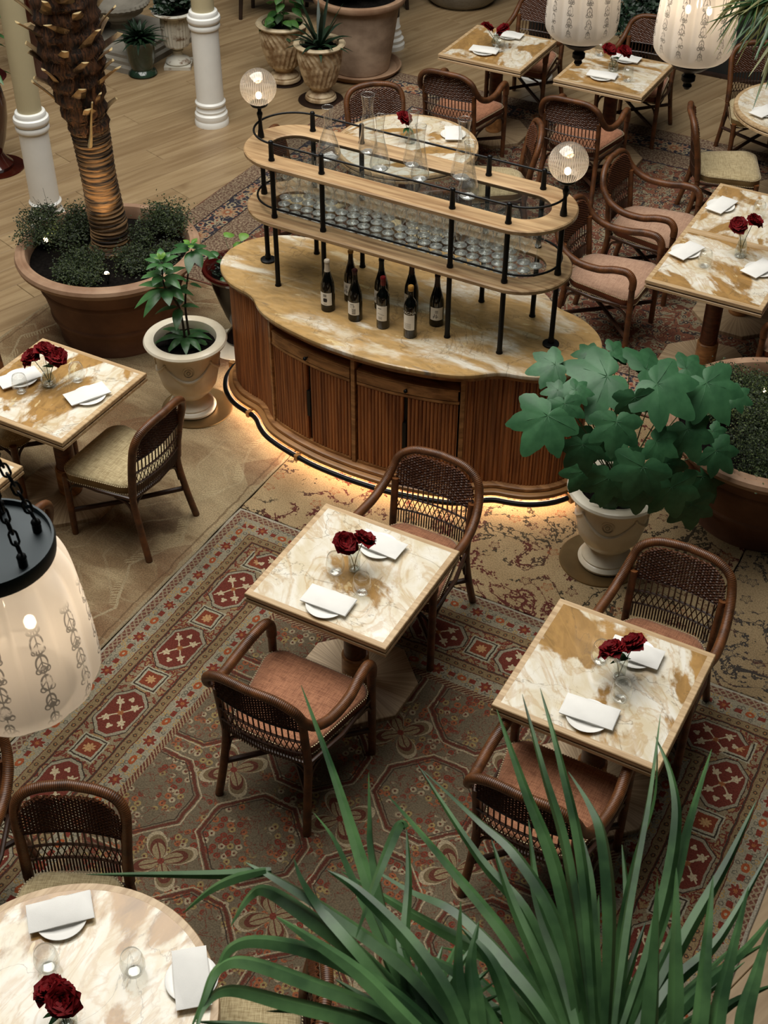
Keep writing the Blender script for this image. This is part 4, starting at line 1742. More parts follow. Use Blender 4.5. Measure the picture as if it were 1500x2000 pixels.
chair(arm_t, 'dark rattan armchair on the near side of the central table, its back to the viewer', -2.315, 3.405, face=0)
chair(arm_t, 'dark rattan armchair between the central table and the bar', -2.32, 4.545, face=180)
chair(arm_t, 'rattan armchair in front of the cream urn, at the far side of the right-hand table', -1.00, 4.475, face=180)
chair(arm_t, 'rattan armchair half hidden behind the palm leaves at the right-hand table', -1.095, 3.455, face=0)
chair(side_c, 'armless rattan chair with a cream seat at the right of the left-hand table', -4.065, 4.485, face=90, z=.011)
chair(side_c, 'rattan chair on the far side of the left-hand table, only its legs showing', -4.93, 4.55, face=-90, z=.011)
chair(side_c, 'rattan chair whose back top shows just above the lantern at the left', -4.13, 3.46, face=90, z=.011)
chair(side_c, 'cream seated rattan chair behind the lower left round table, facing the viewer', xy=(-1.225, 2.99), face=180 + 28.5 - 3)
chair(side_c, 'rattan chair at the right of the lower left round table, behind palm leaves', xy=(-.50, 2.47), face=118.5)
chair(arm_t, 'rattan chair at the left edge above the lower left round table, only an arm showing', xy=(-1.815, 3.36), face=200)
chair(side_c, 'rattan chair whose back rises behind the tall carafe, beyond the round table', xy=(-.03, 9.66), face=180 + 28.5 + 12)
chair(side_c, 'cream seated rattan chair at the right of the round table behind the bar', xy=(.80, 9.22), face=118.5)
chair(side_c, 'rattan chair seen through the left end of the glass rack', xy=(-.52, 9.05), face=-70)
chair(side_c, 'rattan chair between the bar and the round table, seen through the upper shelf', xy=(.30, 8.52), face=38)
chair(arm_t, 'rattan armchair on the near side of the upper left marble table', -4.46, 9.50, face=0)
chair(arm_t, 'rattan armchair at the top edge behind the upper left marble table', -4.44, 10.77, face=180)
chair(arm_t, 'rattan armchair on the near side of the table under the lanterns', -3.42, 9.50, face=0)
chair(arm_t, 'rattan armchair at the far side of the table under the lanterns, between them', -3.42, 10.77, face=180)
chair(side_c, 'cream seated rattan chair turned sideways, left of the round table at the upper right', xy=(2.55, 9.50), face=-61.5 - 6)
chair(side_c, 'rattan chair at the far side of the upper right round table, behind palm fronds', xy=(3.02, 10.52), face=180 + 28.5)
chair(arm_p, 'pink seated rattan armchair nearest the right end of the bar', -2.475, 7.66, face=-90)
chair(arm_p, 'pink seated rattan armchair at the far half of the double table', -2.475, 8.44, face=-90)
chair(arm_p, 'pink seated rattan armchair cut off at the right edge below the double table', -1.06, 7.52, face=90)


# ------------------------------------------------------------------ place settings
ZT = FZ + .7508


def napkin_mesh(L, Wd):
    g = G()
    for k, (z0, z1, dx) in enumerate(((0, .0048, 0), (.0052, .0100, -.002))):
        h, w = L / 2, Wd / 2
        n = 7
        top, bot, mid = [], [], []
        def ol(a, b): 
            P = []
            for i in range(n): P.append((-a + 2 * a * i / n, -b))
            for i in range(4): P.append((a, -b + 2 * b * i / 4))
            for i in range(n): P.append((a - 2 * a * i / n, b))
            for i in range(4): P.append((-a, b - 2 * b * i / 4))
            return P
        wob = lambda x, y: .0014 * sin(x * 31 + k) + .001 * sin(y * 60 + k * 2)
        g.rings([[(x + dx, y, z0) for x, y in ol(h - .002, w - .002)], [(x + dx, y, (z0 + z1) / 2 + wob(x, y) * .5) for x, y in ol(h, w)], [(x + dx, y, z1 + wob(x, y)) for x, y in ol(h - .0025, w - .0025)]])
    return g.mesh('napkin', 'linen', 60)


nap_me = napkin_mesh(.232, .122)
g = G(); g.lathe([(0, .002), (.045, .0015), (.05, 0), (.056, .0015), (.088, .012), (.0925, .0145), (.0935, .0155), (.092, .0165), (.058, .0065), (.0, .0055)], 40)
plate_me = g.mesh('side_plate', 'porcelain', 50)
g = G(); g.lathe([(0, .0015), (.024, .0005), (.034, .008), (.0425, .03), (.0445, .05), (.041, .08), (.0345, .108), (.0335, .108)], 28)
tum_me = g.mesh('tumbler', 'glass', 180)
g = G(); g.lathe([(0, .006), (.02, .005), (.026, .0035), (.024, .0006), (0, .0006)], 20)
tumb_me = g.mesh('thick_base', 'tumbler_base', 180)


def setting(x, y, z, rz, lp, ln, off=(0, .018)):
    o = bpy.data.objects.new('side_plate', plate_me); COL.objects.link(o)
    o.location = (x, y, z + .0003)
    tag(o, lp, 'plate')
    n = bpy.data.objects.new('napkin', nap_me); COL.objects.link(n)
    n.location = (x + off[0] * cos(rz) - off[1] * sin(rz), y + off[0] * sin(rz) + off[1] * cos(rz), z + .0170)
    n.rotation_euler = (0, 0, rz)
    tag(n, ln, 'napkin')


def tumbler(u, v, label, z=ZT):
    p = atz(u, v, z)
    o = bpy.data.objects.new('tumbler', tum_me); COL.objects.link(o)
    o.location = p
    tag(o, label, 'glass')
    b = bpy.data.objects.new('thick_base', tumb_me); COL.objects.link(b)
    b.parent = o


def st(u, v, turn, where, off=(0, .016), z=ZT):
    p = atz(u, v, z)
    setting(p.x, p.y, z, A + math.radians(turn), 'white plate under the napkin ' + where, 'folded white napkin ' + where, off)


st(637, 1184, 2, 'on the near edge of the central table', (0.002, .022))
st(740, 1070, 178, 'at the far edge of the central table', (-.004, -.008))
st(1148, 1402, 4, 'on the near edge of the right-hand table', (0.002, .018))
st(1240, 1280, 182, 'at the far edge of the right-hand table behind the peonies', (0, .0))
st(174, 776, 62, 'beside the cream seated chair on the left-hand table', (-.003, .010))
st(42, 742, 62, 'at the left edge of the left-hand table', (-.01, -.0))
st(945, 103, 8, 'on the near side of the upper left marble table')
st(994, 72, 185, 'behind the peonies on the upper left marble table', (0, 0))
st(1175, 152, 6, 'on the near side of the table under the lanterns')
st(1222, 118, 182, 'behind the peonies on the table under the lanterns', (0, 0))
st(1339, 494, 72, 'in the middle of the left side of the double table', (0, -.006))
st(1407, 405, 78, 'at the far left of the double table', (0, -.006))
st(1483, 530, 70, 'at the right edge of the double table', (0, .004))
st(885, 265, 118, 'on the round table behind the carafes', (0, .0))
st(1492, 222, 70, 'on the round table at the upper right edge', (0, 0))
p_ = atz(121, 1797, ZT); setting(p_.x, p_.y, ZT, math.radians(17), 'white plate under the upper napkin of the lower left round table', 'folded white napkin at the top of the lower left round table', (0, .022))
p_ = atz(375, 1915, ZT); setting(p_.x, p_.y, ZT, math.radians(101), 'white plate under the napkin nearest the palm leaves', 'folded white napkin at the right of the lower left round table', (0.0, -.0))
tumbler(707, 1158, 'stemless glass in front of the vase on the central table')
tumbler(655, 1118, 'stemless glass left of the vase on the central table')
tumbler(1212, 1366, 'stemless glass in front of the vase on the right-hand table')
tumbler(1172, 1292, 'stemless glass left of the peonies on the right-hand table')
tumbler(152, 744, 'stemless glass right of the peonies on the left-hand table')
tumbler(42, 766, 'stemless glass beside the left napkin of the left-hand table')
tumbler(95, 1890, 'stemless glass below the upper napkin on the lower left round table')
tumbler(262, 1898, 'stemless glass in the middle of the lower left round table')
tumbler(1375, 520, 'stemless glass beside the middle napkin of the double table')
tumbler(1480, 425, 'stemless glass behind the peonies of the double table')
tumbler(976, 100, 'stemless glass in front of the peonies on the upper left marble table')
tumbler(1225, 158, 'stemless glass in front of the peonies on the table under the lanterns')
tumbler(1172, 108, 'stemless glass behind the napkin on the table under the lanterns')


# ------------------------------------------------------------------ peonies
def petal(g, M, L, Wd, cup, curl, n=4):
    vs, fs = [], []
    for i in range(n + 1):
        t = i / n
        w = Wd * (sin(PI * min(1, t * .80 + .12)) ** .7) * (1 if i < n else .78)
        z = cup * t * t - curl * max(0, t - .6) ** 2 * 6
        for j in (-2, -1, 0, 1, 2):
            s = j / 2
            ruf = .004 * sin(j * 2.3 + i) * t
            vs.append(M @ Vector((L * t - .10 * L * abs(s) ** 2 * (t > .9), w * s, z + .35 * w * s * s + ruf)))
    for i in range(n):
        for j in range(4):
            a = i * 5 + j
            fs.append((a, a + 1, a + 6, a + 5))
    g.add(vs, fs)


def bloom_mesh(seed, open_=1.0):
    r = random.Random(seed)
    g = G()
    for ringi, (cnt_, tilt, L, Wd) in enumerate(((7, .12, .066, .044), (7, .50, .062, .042), (7, .90, .052, .036), (6, 1.2, .042, .028))):
        for k in range(cnt_):
            a = 2 * PI * k / cnt_ + ringi * .45 + r.uniform(-.15, .15)
            tl_ = tilt + (1 - open_) * .5 + r.uniform(-.12, .12)
            M = Matrix.Rotation(a, 4, 'Z') @ Matrix.Rotation(-min(tl_, 1.45), 4, 'Y') @ Matrix.Rotation(r.uniform(-.2, .2), 4, 'X')
            petal(g, M, L * r.uniform(.88, 1.1), Wd * r.uniform(.9, 1.1), .016, .02)
    return g.mesh('bloom', 'petal', 180)


BL = [bloom_mesh(1), bloom_mesh(2, .9), bloom_mesh(3, .75)]
g = G()
for k in range(22):
    a = k * 2.4; r_ = .003 + .0012 * k
    g.tube([(0, 0, .006), (r_ * cos(a), r_ * sin(a), .030)], .0022, 4)
stam_me = g.mesh('stamens', 'stamen', 60)


def leafblade(g, p, d, nrm, L, Wd, droop=.3, n=7, fold=.25, pw=.75, tip=1.0):
    p, d, nrm = Vector(p), Vector(d).normalized(), Vector(nrm).normalized()
    side = d.cross(nrm)
    side = side.normalized() if side.length > 1e-6 else d.orthogonal().normalized()
    up_ = side.cross(d).normalized()
    pts, wd, sd = [], [], []
    for i in range(n + 1):
        t = i / n
        pts.append(p + d * (L * t) - Vector((0, 0, 1)) * (droop * L * t * t))
        wd.append(max(.0004, Wd * (sin(PI * t ** pw) ** .8)) if 0 < i < n else .0006)
        sd.append(side)
    g.strip(pts, wd, sd, fold)


def peony(x, y, zbase, zhead, dx, dy, label, which=0, leaf=True, tilt=(0, 0)):
    """a cut peony standing in a vase at x, y: stem from the vase floor to a head leaning by dx, dy"""
    t = thing('peony', label, 'flower', (x, y, zbase), RD.uniform(0, 6) * 0)
    hz = zhead - zbase
    P = crom([(dx * -.15, dy * -.15, .006), (dx * .25, dy * .25, hz * .5), (dx, dy, hz)], 4)
    st_ = G().tube(P, .0021, 6).build('stem', 'stem', t)
    b = bpy.data.objects.new('bloom', BL[which]); COL.objects.link(b); b.parent = t
    b.location = (dx, dy, hz - .004)
    b.rotation_euler = (tilt[0], tilt[1], RD.uniform(0, 6))
    s = bpy.data.objects.new('stamens', stam_me); COL.objects.link(s); s.parent = b
    if leaf:
        g = G()
        a0 = math.atan2(dy, dx) + 2.2 * (1 if which else -1)
        for k in range(3):
            a = a0 + (k - 1) * .55
            leafblade(g, P[5], (cos(a), sin(a), .25), (0, 0, 1), .075, .012, .45)
        g.build('leaf', 'gloss_leaf', t)
    return t


def vase(x, y, z, label, kind='ribbed'):
    t = thing('flower_vase', label, 'vase', (x, y, z), 0)
    if kind == 'bottle':
        prof = [(0, .003), (.033, .001), (.037, .012), (.035, .06), (.028, .095), (.018, .125), (.0165, .165), (.020, .185)]
    elif kind == 'round':
        prof = [(0, .003), (.030, .001), (.040, .018), (.040, .045), (.026, .075), (.018, .092), (.024, .112)]
    else:
        prof = [(0, .003), (.024, .001), (.027, .01), (.029, .07), (.032, .105), (.028, .125), (.030, .132)]
    pr = [(p.x, p.y) for p in crom([(a, b, 0) for a, b in prof[1:]], 3)]
    G().lathe([(0, .003)] + pr, 36).build('body', 'vase_glass', t, smooth=180)
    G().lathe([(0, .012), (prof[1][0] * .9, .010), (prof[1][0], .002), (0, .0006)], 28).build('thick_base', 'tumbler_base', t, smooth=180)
    return prof[-1][1]


def posy(u, v, where, kind, heads, z=ZT):
    p = atz(u, v, z)
    h = vase(p.x, p.y, z, 'small glass vase ' + where, kind)
    for i, (dx, dy, zh, wh, lf, lab) in enumerate(heads):
        peony(p.x + .004 * (i * 2 - 1), p.y, z, z + zh, dx, dy, lab + ' ' + where, wh, lf, (-.5 + dy * 3, dx * 5))


posy(692, 1112, 'on the central table', 'ribbed', ((-.040, -.005, .165, 0, 0, 'large dark red peony, left one of the pair,'), (.038, .008, .165, 1, 0, 'dark red peony, right one of the pair,')))
posy(1208, 1322, 'on the right-hand table', 'ribbed', ((-.035, -.0, .155, 0, 1, 'large open dark red peony'), (.048, .035, .155, 2, 1, 'smaller half-closed red peony')))
posy(96, 752, 'on the left-hand table', 'round', ((-.062, .01, .17, 0, 0, 'dark red peony leaning left'), (-.002, .02, .205, 1, 0, 'dark red peony standing highest'), (.058, .0, .185, 1, 1, 'dark red peony leaning right')))
posy(130, 2005, 'on the lower left round table', 'round', ((-.030, .04, .145, 1, 0, 'dark red peony further back'), (.014, -.01, .185, 0, 1, 'dark red peony nearest the viewer')))
posy(1445, 500, 'on the double table', 'bottle', ((-.042, .0, .215, 0, 0, 'large dark red peony at the left'), (.045, .02, .225, 1, 0, 'dark red peony at the right')))
posy(968, 92, 'on the upper left marble table', 'round', ((-.075, .02, .15, 0, 0, 'dark red peony at the left'), (.055, -.01, .145, 1, 1, 'dark red peony at the right')))
posy(1197, 138, 'under the lanterns', 'round', ((-.045, .02, .16, 0, 0, 'dark red peony at the left'), (.065, .0, .15, 1, 1, 'dark red peony at the right')))
posy(800, 278, 'on the round table behind the carafes', 'round', ((-.04, .02, .17, 1, 1, 'single dark red peony'),))

# ------------------------------------------------------------------ columns
def column(x, y, label, r=.12, zc=.72):
    t = thing('column', label, 'column', (x, y, 0))
    prof = [(0, 0), (r * 1.25, 0), (r * 1.25, .035), (r * 1.18, .05), (r * 1.22, .075), (r * 1.2, .10), (r * 1.06, .115), (r * 1.10, .135), (r * 1.02, .15), (r * 1.0, .165), (r * 1.12, .185), (r * 1.12, .20), (r * 1.0, .215),
            (r * .98, zc - .10), (r * 1.10, zc - .09), (r * 1.14, zc - .075), (r * 1.10, zc - .055), (r * 1.04, zc - .048), (r * 1.16, zc - .035), (r * 1.2, zc - .015), (r * 1.16, zc + .008), (r * 1.02, zc + .016),
            (r * 1.04, zc + .035), (r * .98, zc + .05), (r * .84, zc + .055), (0, zc + .055)]
    G().lathe(prof, 40).build('white_base', 'white_paint', t, smooth=35)
    G().lathe([(0, zc + .05), (r * .80, zc + .05), (r * .76, 6.9), (0, 6.9)], 32).build('shaft', 'cream_paint', t)
    return t


column(-2.585, 9.4, 'white based column with a cream shaft at the left edge, left of the palm trunk', .110, .865)
column(-1.515, 11.24, 'white column with a cream top standing on bare boards right of the palm trunk', .118, .93)
for u, v, lab in ((752, 112, 'white column foot showing behind the big cylindrical clay pot'), (1043, 178, 'white column foot behind the table left of the lanterns')):
    p = atz(u, v, 0)
    t = thing('column', lab, 'column', (p.x + .04, p.y + .27, 0))
    G().lathe([(0, 0), (.15, 0), (.15, .04), (.135, .06), (.14, .09), (.115, .11), (.12, .14), (.10, .17), (.11, .2), (.10, .22), (.098, .30)], 32).build('white_base', 'white_paint', t, smooth=35)
    G().lathe([(.098, .28), (.09, 6.9)], 24).build('shaft', 'dark_wall', t)


# ------------------------------------------------------------------ pots
def pot(name, label, cat, loc, prof, m, n=64, rim=None, rimm=None, soil=None, mod_=None, rz=0.0):
    t = thing(name, label, cat, loc, rz)
    G().lathe(prof, n, mod_=mod_).build('body', m, t, smooth=35)
    if rim: G().lathe(rim, n).build('rim', rimm or m, t, smooth=35)
    if soil:
        r = random.Random(5)
        g = G()
        k = 10
        prof2 = [(1e-5 + soil[0] * i / k, soil[1] + .012 * (1 - (i / k) ** 2)) for i in range(k, -1, -1)]
        vs_b = len(g.v)
        g.lathe(prof2, 40)
        for i in range(vs_b, len(g.v)):
            x, y, z = g.v[i]
            g.v[i] = (x, y, z + r.uniform(-.006, .006))
        g.build('soil', 'soil', t, smooth=0)
    return t


def big_pot(label, x, y, k=1.0):
    prof = [(0, .0), (.40, .0), (.405, .02), (.40, .04), (.435, .17), (.448, .18), (.452, .20), (.445, .215), (.485, .385), (.497, .395), (.500, .41), (.494, .425), (.535, .525), (.545, .54), (.545, .55), (.575, .57), (.56, .572), (.52, .52), (.50, .48)]
    rim = [(.56, .565), (.60, .560), (.622, .575), (.630, .60), (.622, .622), (.600, .632), (.585, .628), (.572, .636), (.555, .632), (.54, .60), (.535, .55), (.55, .55)]
    t = pot('terracotta_pot', label, 'plant pot', (x, y, .0115), prof, 'terracotta', 80, rim, 'terracotta_rim', (.54, .545))
    t.scale = (k, k, 1)
    return t


big_pot('huge banded terracotta pot holding the palm tree', -1.82, 7.93, .965)
big_pot('huge banded terracotta pot cut off by the right edge', 2.17, 6.04)
PALM = (-1.82, 7.93)
RPOT = (2.17, 6.04)


def bush(label, x, y, z, rx, rz_, n, seed, m='bush_leaf', lsz=.009):
    r = random.Random(seed)
    t = thing('shrub', label, 'shrub', (x, y, z))
    g = G()
    lumps = [(r.uniform(-.75, .75) * rx, r.uniform(-.75, .75) * rx, r.uniform(.2, .8) * rz_, r.uniform(.25, .6)) for _ in range(14)]
    for k in range(n):
        lx, ly, lz, lr = r.choice(lumps)
        d = Vector((r.gauss(0, 1), r.gauss(0, 1), abs(r.gauss(0, 1)) * .9 + .05)).normalized()
        rad = (1.12 - r.random() ** 1.5 * .8)
        if r.random() < .12: rad *= r.uniform(1.1, 1.5)
        c = Vector((lx + d.x * rx * lr * rad, ly + d.y * rx * lr * rad, max(.004, lz * .6 + d.z * rz_ * lr * rad)))
        a = Vector((r.uniform(-1, 1), r.uniform(-1, 1), r.uniform(-.4, .8))).normalized()
        b = a.orthogonal().normalized()
        s = lsz * r.uniform(.6, 1.3)
        g.add([c - a * s, c + b * s * .5, c + a * s, c - b * s * .5], [(0, 1, 2, 3)])
    tag(g.build('foliage', m, t, smooth=0), kind='stuff')
    g = G()
    for lx, ly, lz, lr in lumps:
        for k in range(5):
            e = Vector((lx + r.uniform(-.4, .4) * rx, ly + r.uniform(-.4, .4) * rx, lz + r.uniform(-.1, .35) * rz_))
            g.tube([(lx * .2, ly * .2, 0), (lx * .6, ly * .6, lz * .6), e], [.0025, .0018, .0009], 4)
    g.build('stem', 'bark_stem', t)
    return t


ZSO = .5465
bush('bushy dark green shrub at the far left of the palm pot, spilling over its rim', PALM[0] - .35, PALM[1] + .17, ZSO, .25, .29, 7500, 1)
bush('low dark shrub behind the palm trunk at the right rim of its pot', PALM[0] + .30, PALM[1] + .25, ZSO, .19, .27, 4600, 2)
bush('low green shrub at the front left of the palm pot', PALM[0] - .16, PALM[1] - .24, ZSO, .185, .15, 4600, 3)
bush('low green shrub at the front right of the palm pot behind the glossy plant', PALM[0] + .28, PALM[1] - .10, ZSO, .20, .16, 4800, 4)
bush('dark fine-leaved shrub filling the near side of the right-hand pot', RPOT[0] + .02, RPOT[1] - .22, ZSO, .30, .17, 11000, 5)
bush('dark fine-leaved shrub at the far side of the right-hand pot', RPOT[0] - .18, RPOT[1] + .22, ZSO, .28, .18, 9000, 6)


def spot(label, x, y, z, tgt, power=4.0):
    t = thing('garden_spotlight', label, 'spotlight', (x, y, z))
    G().tube([(0, 0, 0), (0, 0, .055)], .005, 8).build('spike', 'black_metal', t)
    d = (Vector(tgt) - Vector((x, y, z + .07))).normalized()
    c = Vector((0, 0, .07))
    G().tube([c - d * .025, c + d * .025], [.012, .017], 14).build('lamp_head', 'black_metal', t)
    g = G(); g.ball(c + d * .021, .0165, 14, 10)
    g.build('lens', 'small_bulb', t)
    l = bpy.data.lights.new('spot_light', 'SPOT'); l.energy = power; l.color = (1, .68, .36); l.spot_size = 1.1; l.spot_blend = .6; l.shadow_soft_size = .012
    o = bpy.data.objects.new('spot_light', l); COL.objects.link(o)
    o.location = Vector((x, y, z)) + c + d * .035
    o.rotation_euler = d.to_track_quat('-Z', 'Y').to_euler()


def spot_at(label, u, v, tgt, power):
    p = atz(u, v, ZSO + .07)
    spot(label, p.x, p.y, ZSO - .005, tgt, power)


spot_at('small garden spotlight at the left rim of the palm pot', 86, 472, (-1.83, 8.0, 1.25), 26)
spot_at('small garden spotlight behind the palm trunk', 228, 404, (-1.86, 8.0, 1.5), 9)
spot_at('small garden spotlight at the front of the palm pot', 209, 540, (-1.84, 8.0, 1.45), 75)
spot_at('small garden spotlight in the far part of the right-hand pot', 1491, 766, (2.2, 6.0, 1.5), 4)
spot_at('small garden spotlight at the left rim of the right-hand pot behind the big leaves', 1408, 820, (2.2, 6.0, 1.5), 4)

# ------------------------------------------------------------------ the palm tree
px = [(215, 470), (213, 440), (208, 420), (190, 330), (175, 250), (158, 190), (145, 120), (130, 40), (118, -60), (108, -160)]
axis = [at(u, v, 8.03) for u, v in px]
axis[0].z = ZSO - .02
axis = crom(axis, 5)
palm = thing('palm_tree', 'tall palm tree with a shaggy leaning trunk lit from below', 'tree', (axis[0].x, axis[0].y, 0))
o0 = Vector((axis[0].x, axis[0].y, 0))
zt_ = 1.46
r = random.Random(3)
lo = [p for p in axis if p.z <= zt_ + .08]
pts, rad = [], []
dense = resample(lo, .006, False)
for i, p in enumerate(dense):
    z = p.z
    rr = .125 - .018 * min(1, (z - .53) / .5) + .014 * max(0, (z - 1.15) / .4)
    if z < .62: rr += .03 * (1 - (z - .53) / .09)
    rr += .0075 * (1 - abs(((z / .031 + .5 * sin(z * 9)) % 1.0) * 2 - 1)) * 1.3
    pts.append(p - o0); rad.append(rr)
G().tube(pts, rad, 28).build('ringed_trunk', 'trunk', palm, smooth=60)
hi = [p for p in axis if p.z > zt_ - .10]
g = G()
dn = resample(hi, .03, False)
vs_b = 0
g.tube([p - o0 for p in dn], [.118 + .075 * min(1, max(0, (p.z - 1.4) / .5)) + .010 * sin(i * 1.9) for i, p in enumerate(dn)], 30)
for i in range(len(g.v)):
    x, y, z = g.v[i]
    f = 1 + r.uniform(-.05, .05)
    c = min(dn, key=lambda p: abs(p.z - z)) - o0
    g.v[i] = (c.x + (x - c.x) * f, c.y + (y - c.y) * f, z)
for k in range(2600):
    p = r.choice(dn) - o0
    a = r.uniform(0, 2 * PI)
    rb_ = .118 + .075 * min(1, max(0, (p.z - 1.4) / .5))
    s0 = Vector((p.x + cos(a) * rb_ * .95, p.y + sin(a) * rb_ * .95, p.z))
    s1 = s0 + Vector((cos(a) * r.uniform(.01, .035), sin(a) * r.uniform(.01, .035), r.uniform(-.07, .07)))
    w = Vector((-sin(a), cos(a), 0)) * .0022
    g.add([s0 - w, s0 + w, s1], [(0, 1, 2)])
g.build('fibre_sheath', 'fibre', palm, smooth=60)
# old leaf bases
k = 0
for i in range(58):
    z = 1.50 + i * .0205
    p = min(dn, key=lambda q: abs(q.z - z)) - o0
    a = i * 2.4 + .4 + r.uniform(-.25, .25)
    rb_ = .112 + .075 * min(1, max(0, (z - 1.4) / .5))
    out = Vector((cos(a), sin(a), 0)); tn = Vector((-sin(a), cos(a), 0))
    L = r.uniform(.10, .17); w0 = r.uniform(.046, .062); w1 = w0 * r.uniform(.42, .62); th = r.uniform(.008, .011)
    lean = r.uniform(.30, .62)
    skew = r.choice((-1, 1)) * r.uniform(.2, .9)
    base_ = p + out * (rb_ - .016)
    base_.z = z
    rows = []
    for s_ in range(6):
        t_ = s_ / 5
        c = base_ + out * (L * lean * t_ + .04 * t_ * t_) + tn * (L * skew * t_) + Vector((0, 0, L * .75 * t_))
        w = w0 + (w1 - w0) * t_ ** .7
        nn = (out * .8 - Vector((0, 0, lean))).normalized()
        rows.append([c - tn * w, c - tn * w * .5 + nn * th * .8, c + nn * th * 1.1, c + tn * w * .5 + nn * th * .8, c + tn * w, c + tn * w * .4 - nn * th * .2, c - tn * w * .4 - nn * th * .2])
    bt = G().rings(rows).build('leaf_base', 'boot', palm, smooth=50)
    e = rows[-1]
    up_ = Vector((0, 0, .004)) + out * .003
    G().rings([[q for q in e], [q + up_ for q in e]]).build('cut_end', 'boot_end', bt, smooth=0)
# a rising pointed husk on the lit front
hp = at(178, 222, 7.86) - o0
leaf_ = [at(176, 285, 7.9) - o0, at(178, 262, 7.89) - o0, at(178, 235, 7.87) - o0, at(180, 200, 7.84) - o0]
g = G(); g.tube(crom(leaf_, 4), [.030, .028, .026, .022, .019, .017, .016, .015, .014, .013, .012, .011, .010][:13], 8, flat=.5)
g.build('leaf_base', 'boot_end', palm)


# ------------------------------------------------------------------ cream glazed urns
def urn_profile():
    return [(0, 0), (.150, 0), (.165, .004), (.170, .02), (.160, .036), (.150, .042), (.152, .055), (.135, .075), (.108, .10), (.100, .115), (.110, .13), (.150, .165), (.188, .23), (.208, .32), (.215, .42), (.222, .50), (.226, .515),
            (.262, .535), (.278, .548), (.284, .562), (.276, .576), (.255, .584), (.232, .582), (.212, .575), (.205, .55), (.200, .50)]


def glazed_urn(label, x, y, sc, ang):
    t = pot('glazed_urn', label, 'urn', (x, y, .022), urn_profile(), 'cream_glaze', 72, soil=(.205, .515))
    t.scale = (sc, sc, sc)
    for k in range(4):
        a0 = ang + k * PI / 2
        P = []
        for i in range(17):
            s_ = i / 16
            a = a0 + s_ * PI / 2
            z = .455 - .11 * sin(PI * s_)
            rr = .2185 - .012 * sin(PI * s_) + .003
            P.append((rr * cos(a), rr * sin(a), z))
        G().tube(P, [.006 + .006 * sin(PI * i / 16) for i in range(17)], 8).build('garland', 'cream_glaze', t)
        a = a0 + PI / 4
        c = Vector((cos(a), sin(a), 0))
        tn = Vector((-sin(a), cos(a), 0))
        zc = .43
        g = G()
        P = [(c * (.217) + tn * (.036 * cos(b)) + Vector((0, 0, zc + .042 * sin(b)))) for b in [2 * PI * i / 24 for i in range(24)]]
        g.tube(P, .0045, 6, closed=True)
        P = [(c * (.218) + tn * (.018 * cos(b)) + Vector((0, 0, zc + .022 * sin(b)))) for b in [2 * PI * i / 16 for i in range(16)]]
        g.tube(P, .006, 6, closed=True)
        g.ball(c * .217 + Vector((0, 0, zc)), .012, 10, 6)
        g.build('medallion', 'cream_glaze', t)
        cc = Vector((cos(a0), sin(a0), 0))
        G().ball(cc * .221 + Vector((0, 0, .462)), .011, 10, 6).build('boss', 'cream_glaze', t)
    return t


def disc(label, x, y, R_, m='bronze', z=FZ):
    g = G(); g.lathe([(0, 0), (R_ - .006, 0), (R_, .003), (R_ - .002, .009), (R_ - .012, .0095), (R_ - .02, .0075), (0, .0075)], 64)
    o = g.build('saucer', m, loc=(x, y, z), smooth=35)
    return tag(o, label, 'saucer')


U1 = Vector((-1.215, 6.99, 0)); U2 = Vector((1.225, 5.575, 0))
glazed_urn('cream glazed urn with garlands holding the glossy plant, in front of the palm pot', U1.x, U1.y, .90, -2.2)
disc('bronze disc under the left cream urn', U1.x + .03, U1.y, .225, z=.0112)
glazed_urn('cream glazed urn with garlands holding the big-leaved plant', U2.x, U2.y, .90, -2.62)
disc('bronze disc under the right cream urn', U2.x - .03, U2.y, .225)

# dark red urn behind the left end of the bar
p = Vector((-.955, 7.78, 0))
disc('pale dish under the dark red urn behind the bar', p.x - .03, p.y - .06, .20, 'cream_glaze', .0118)
pot('red_urn', 'dark red glazed urn half hidden behind the left end of the bar', 'urn', (p.x, p.y, .0195),
    [(0, 0), (.115, 0), (.125, .02), (.10, .06), (.07, .10), (.075, .12), (.11, .20), (.15, .32), (.185, .44), (.195, .50), (.19, .5)], 'black_glaze', 48,
    [(.17, .49), (.19, .49), (.225, .52), (.24, .545), (.235, .56), (.215, .56), (.19, .53), (.17, .48)], 'red_glaze', (.175, .50))


def leafy(label, x, y, z, mats, leaves, name='potted_plant', cat='plant', stems=(), m_stem='stem', sr=.006):
    t = thing(name, label, cat, (x, y, z))
    for P, r0 in stems:
        k = len(P)
        G().tube(P, [r0 * (1 - .55 * i / max(1, k - 1)) for i in range(k)], 7).build('stem', m_stem, t)
    for i, (pp, d, nn, L, Wd, dr, mm) in enumerate(leaves):
        g = G()
        leafblade(g, pp, d, nn, L, Wd, dr, 7, .22)
        g.build('leaf', mm, t, smooth=180)
    return t


# glossy many-leaved plant in the left cream urn
r = random.Random(8)
B0 = Vector((U1.x, U1.y, .022 + .9 * .52))
tops = [((352, 640), 6.98, 0), ((318, 560), 6.95, 8), ((378, 470), 7.05, 9), ((340, 605), 6.95, 7), ((318, 510), 6.92, 6), ((352, 520), 7.0, 5)]
stems, leaves = [], []
s1 = [B0 - B0, at(350, 600, 6.98) - B0, at(322, 562, 6.95) - B0, at(316, 515, 6.93) - B0]
s2 = [B0 - B0 + Vector((.03, 0, 0)), at(362, 600, 7.0) - B0, at(366, 545, 7.02) - B0, at(374, 488, 7.04) - B0]
s1[0].z = s2[0].z = 0.0
stems = [(crom(s1, 5), .008), (crom(s2, 5), .008)]


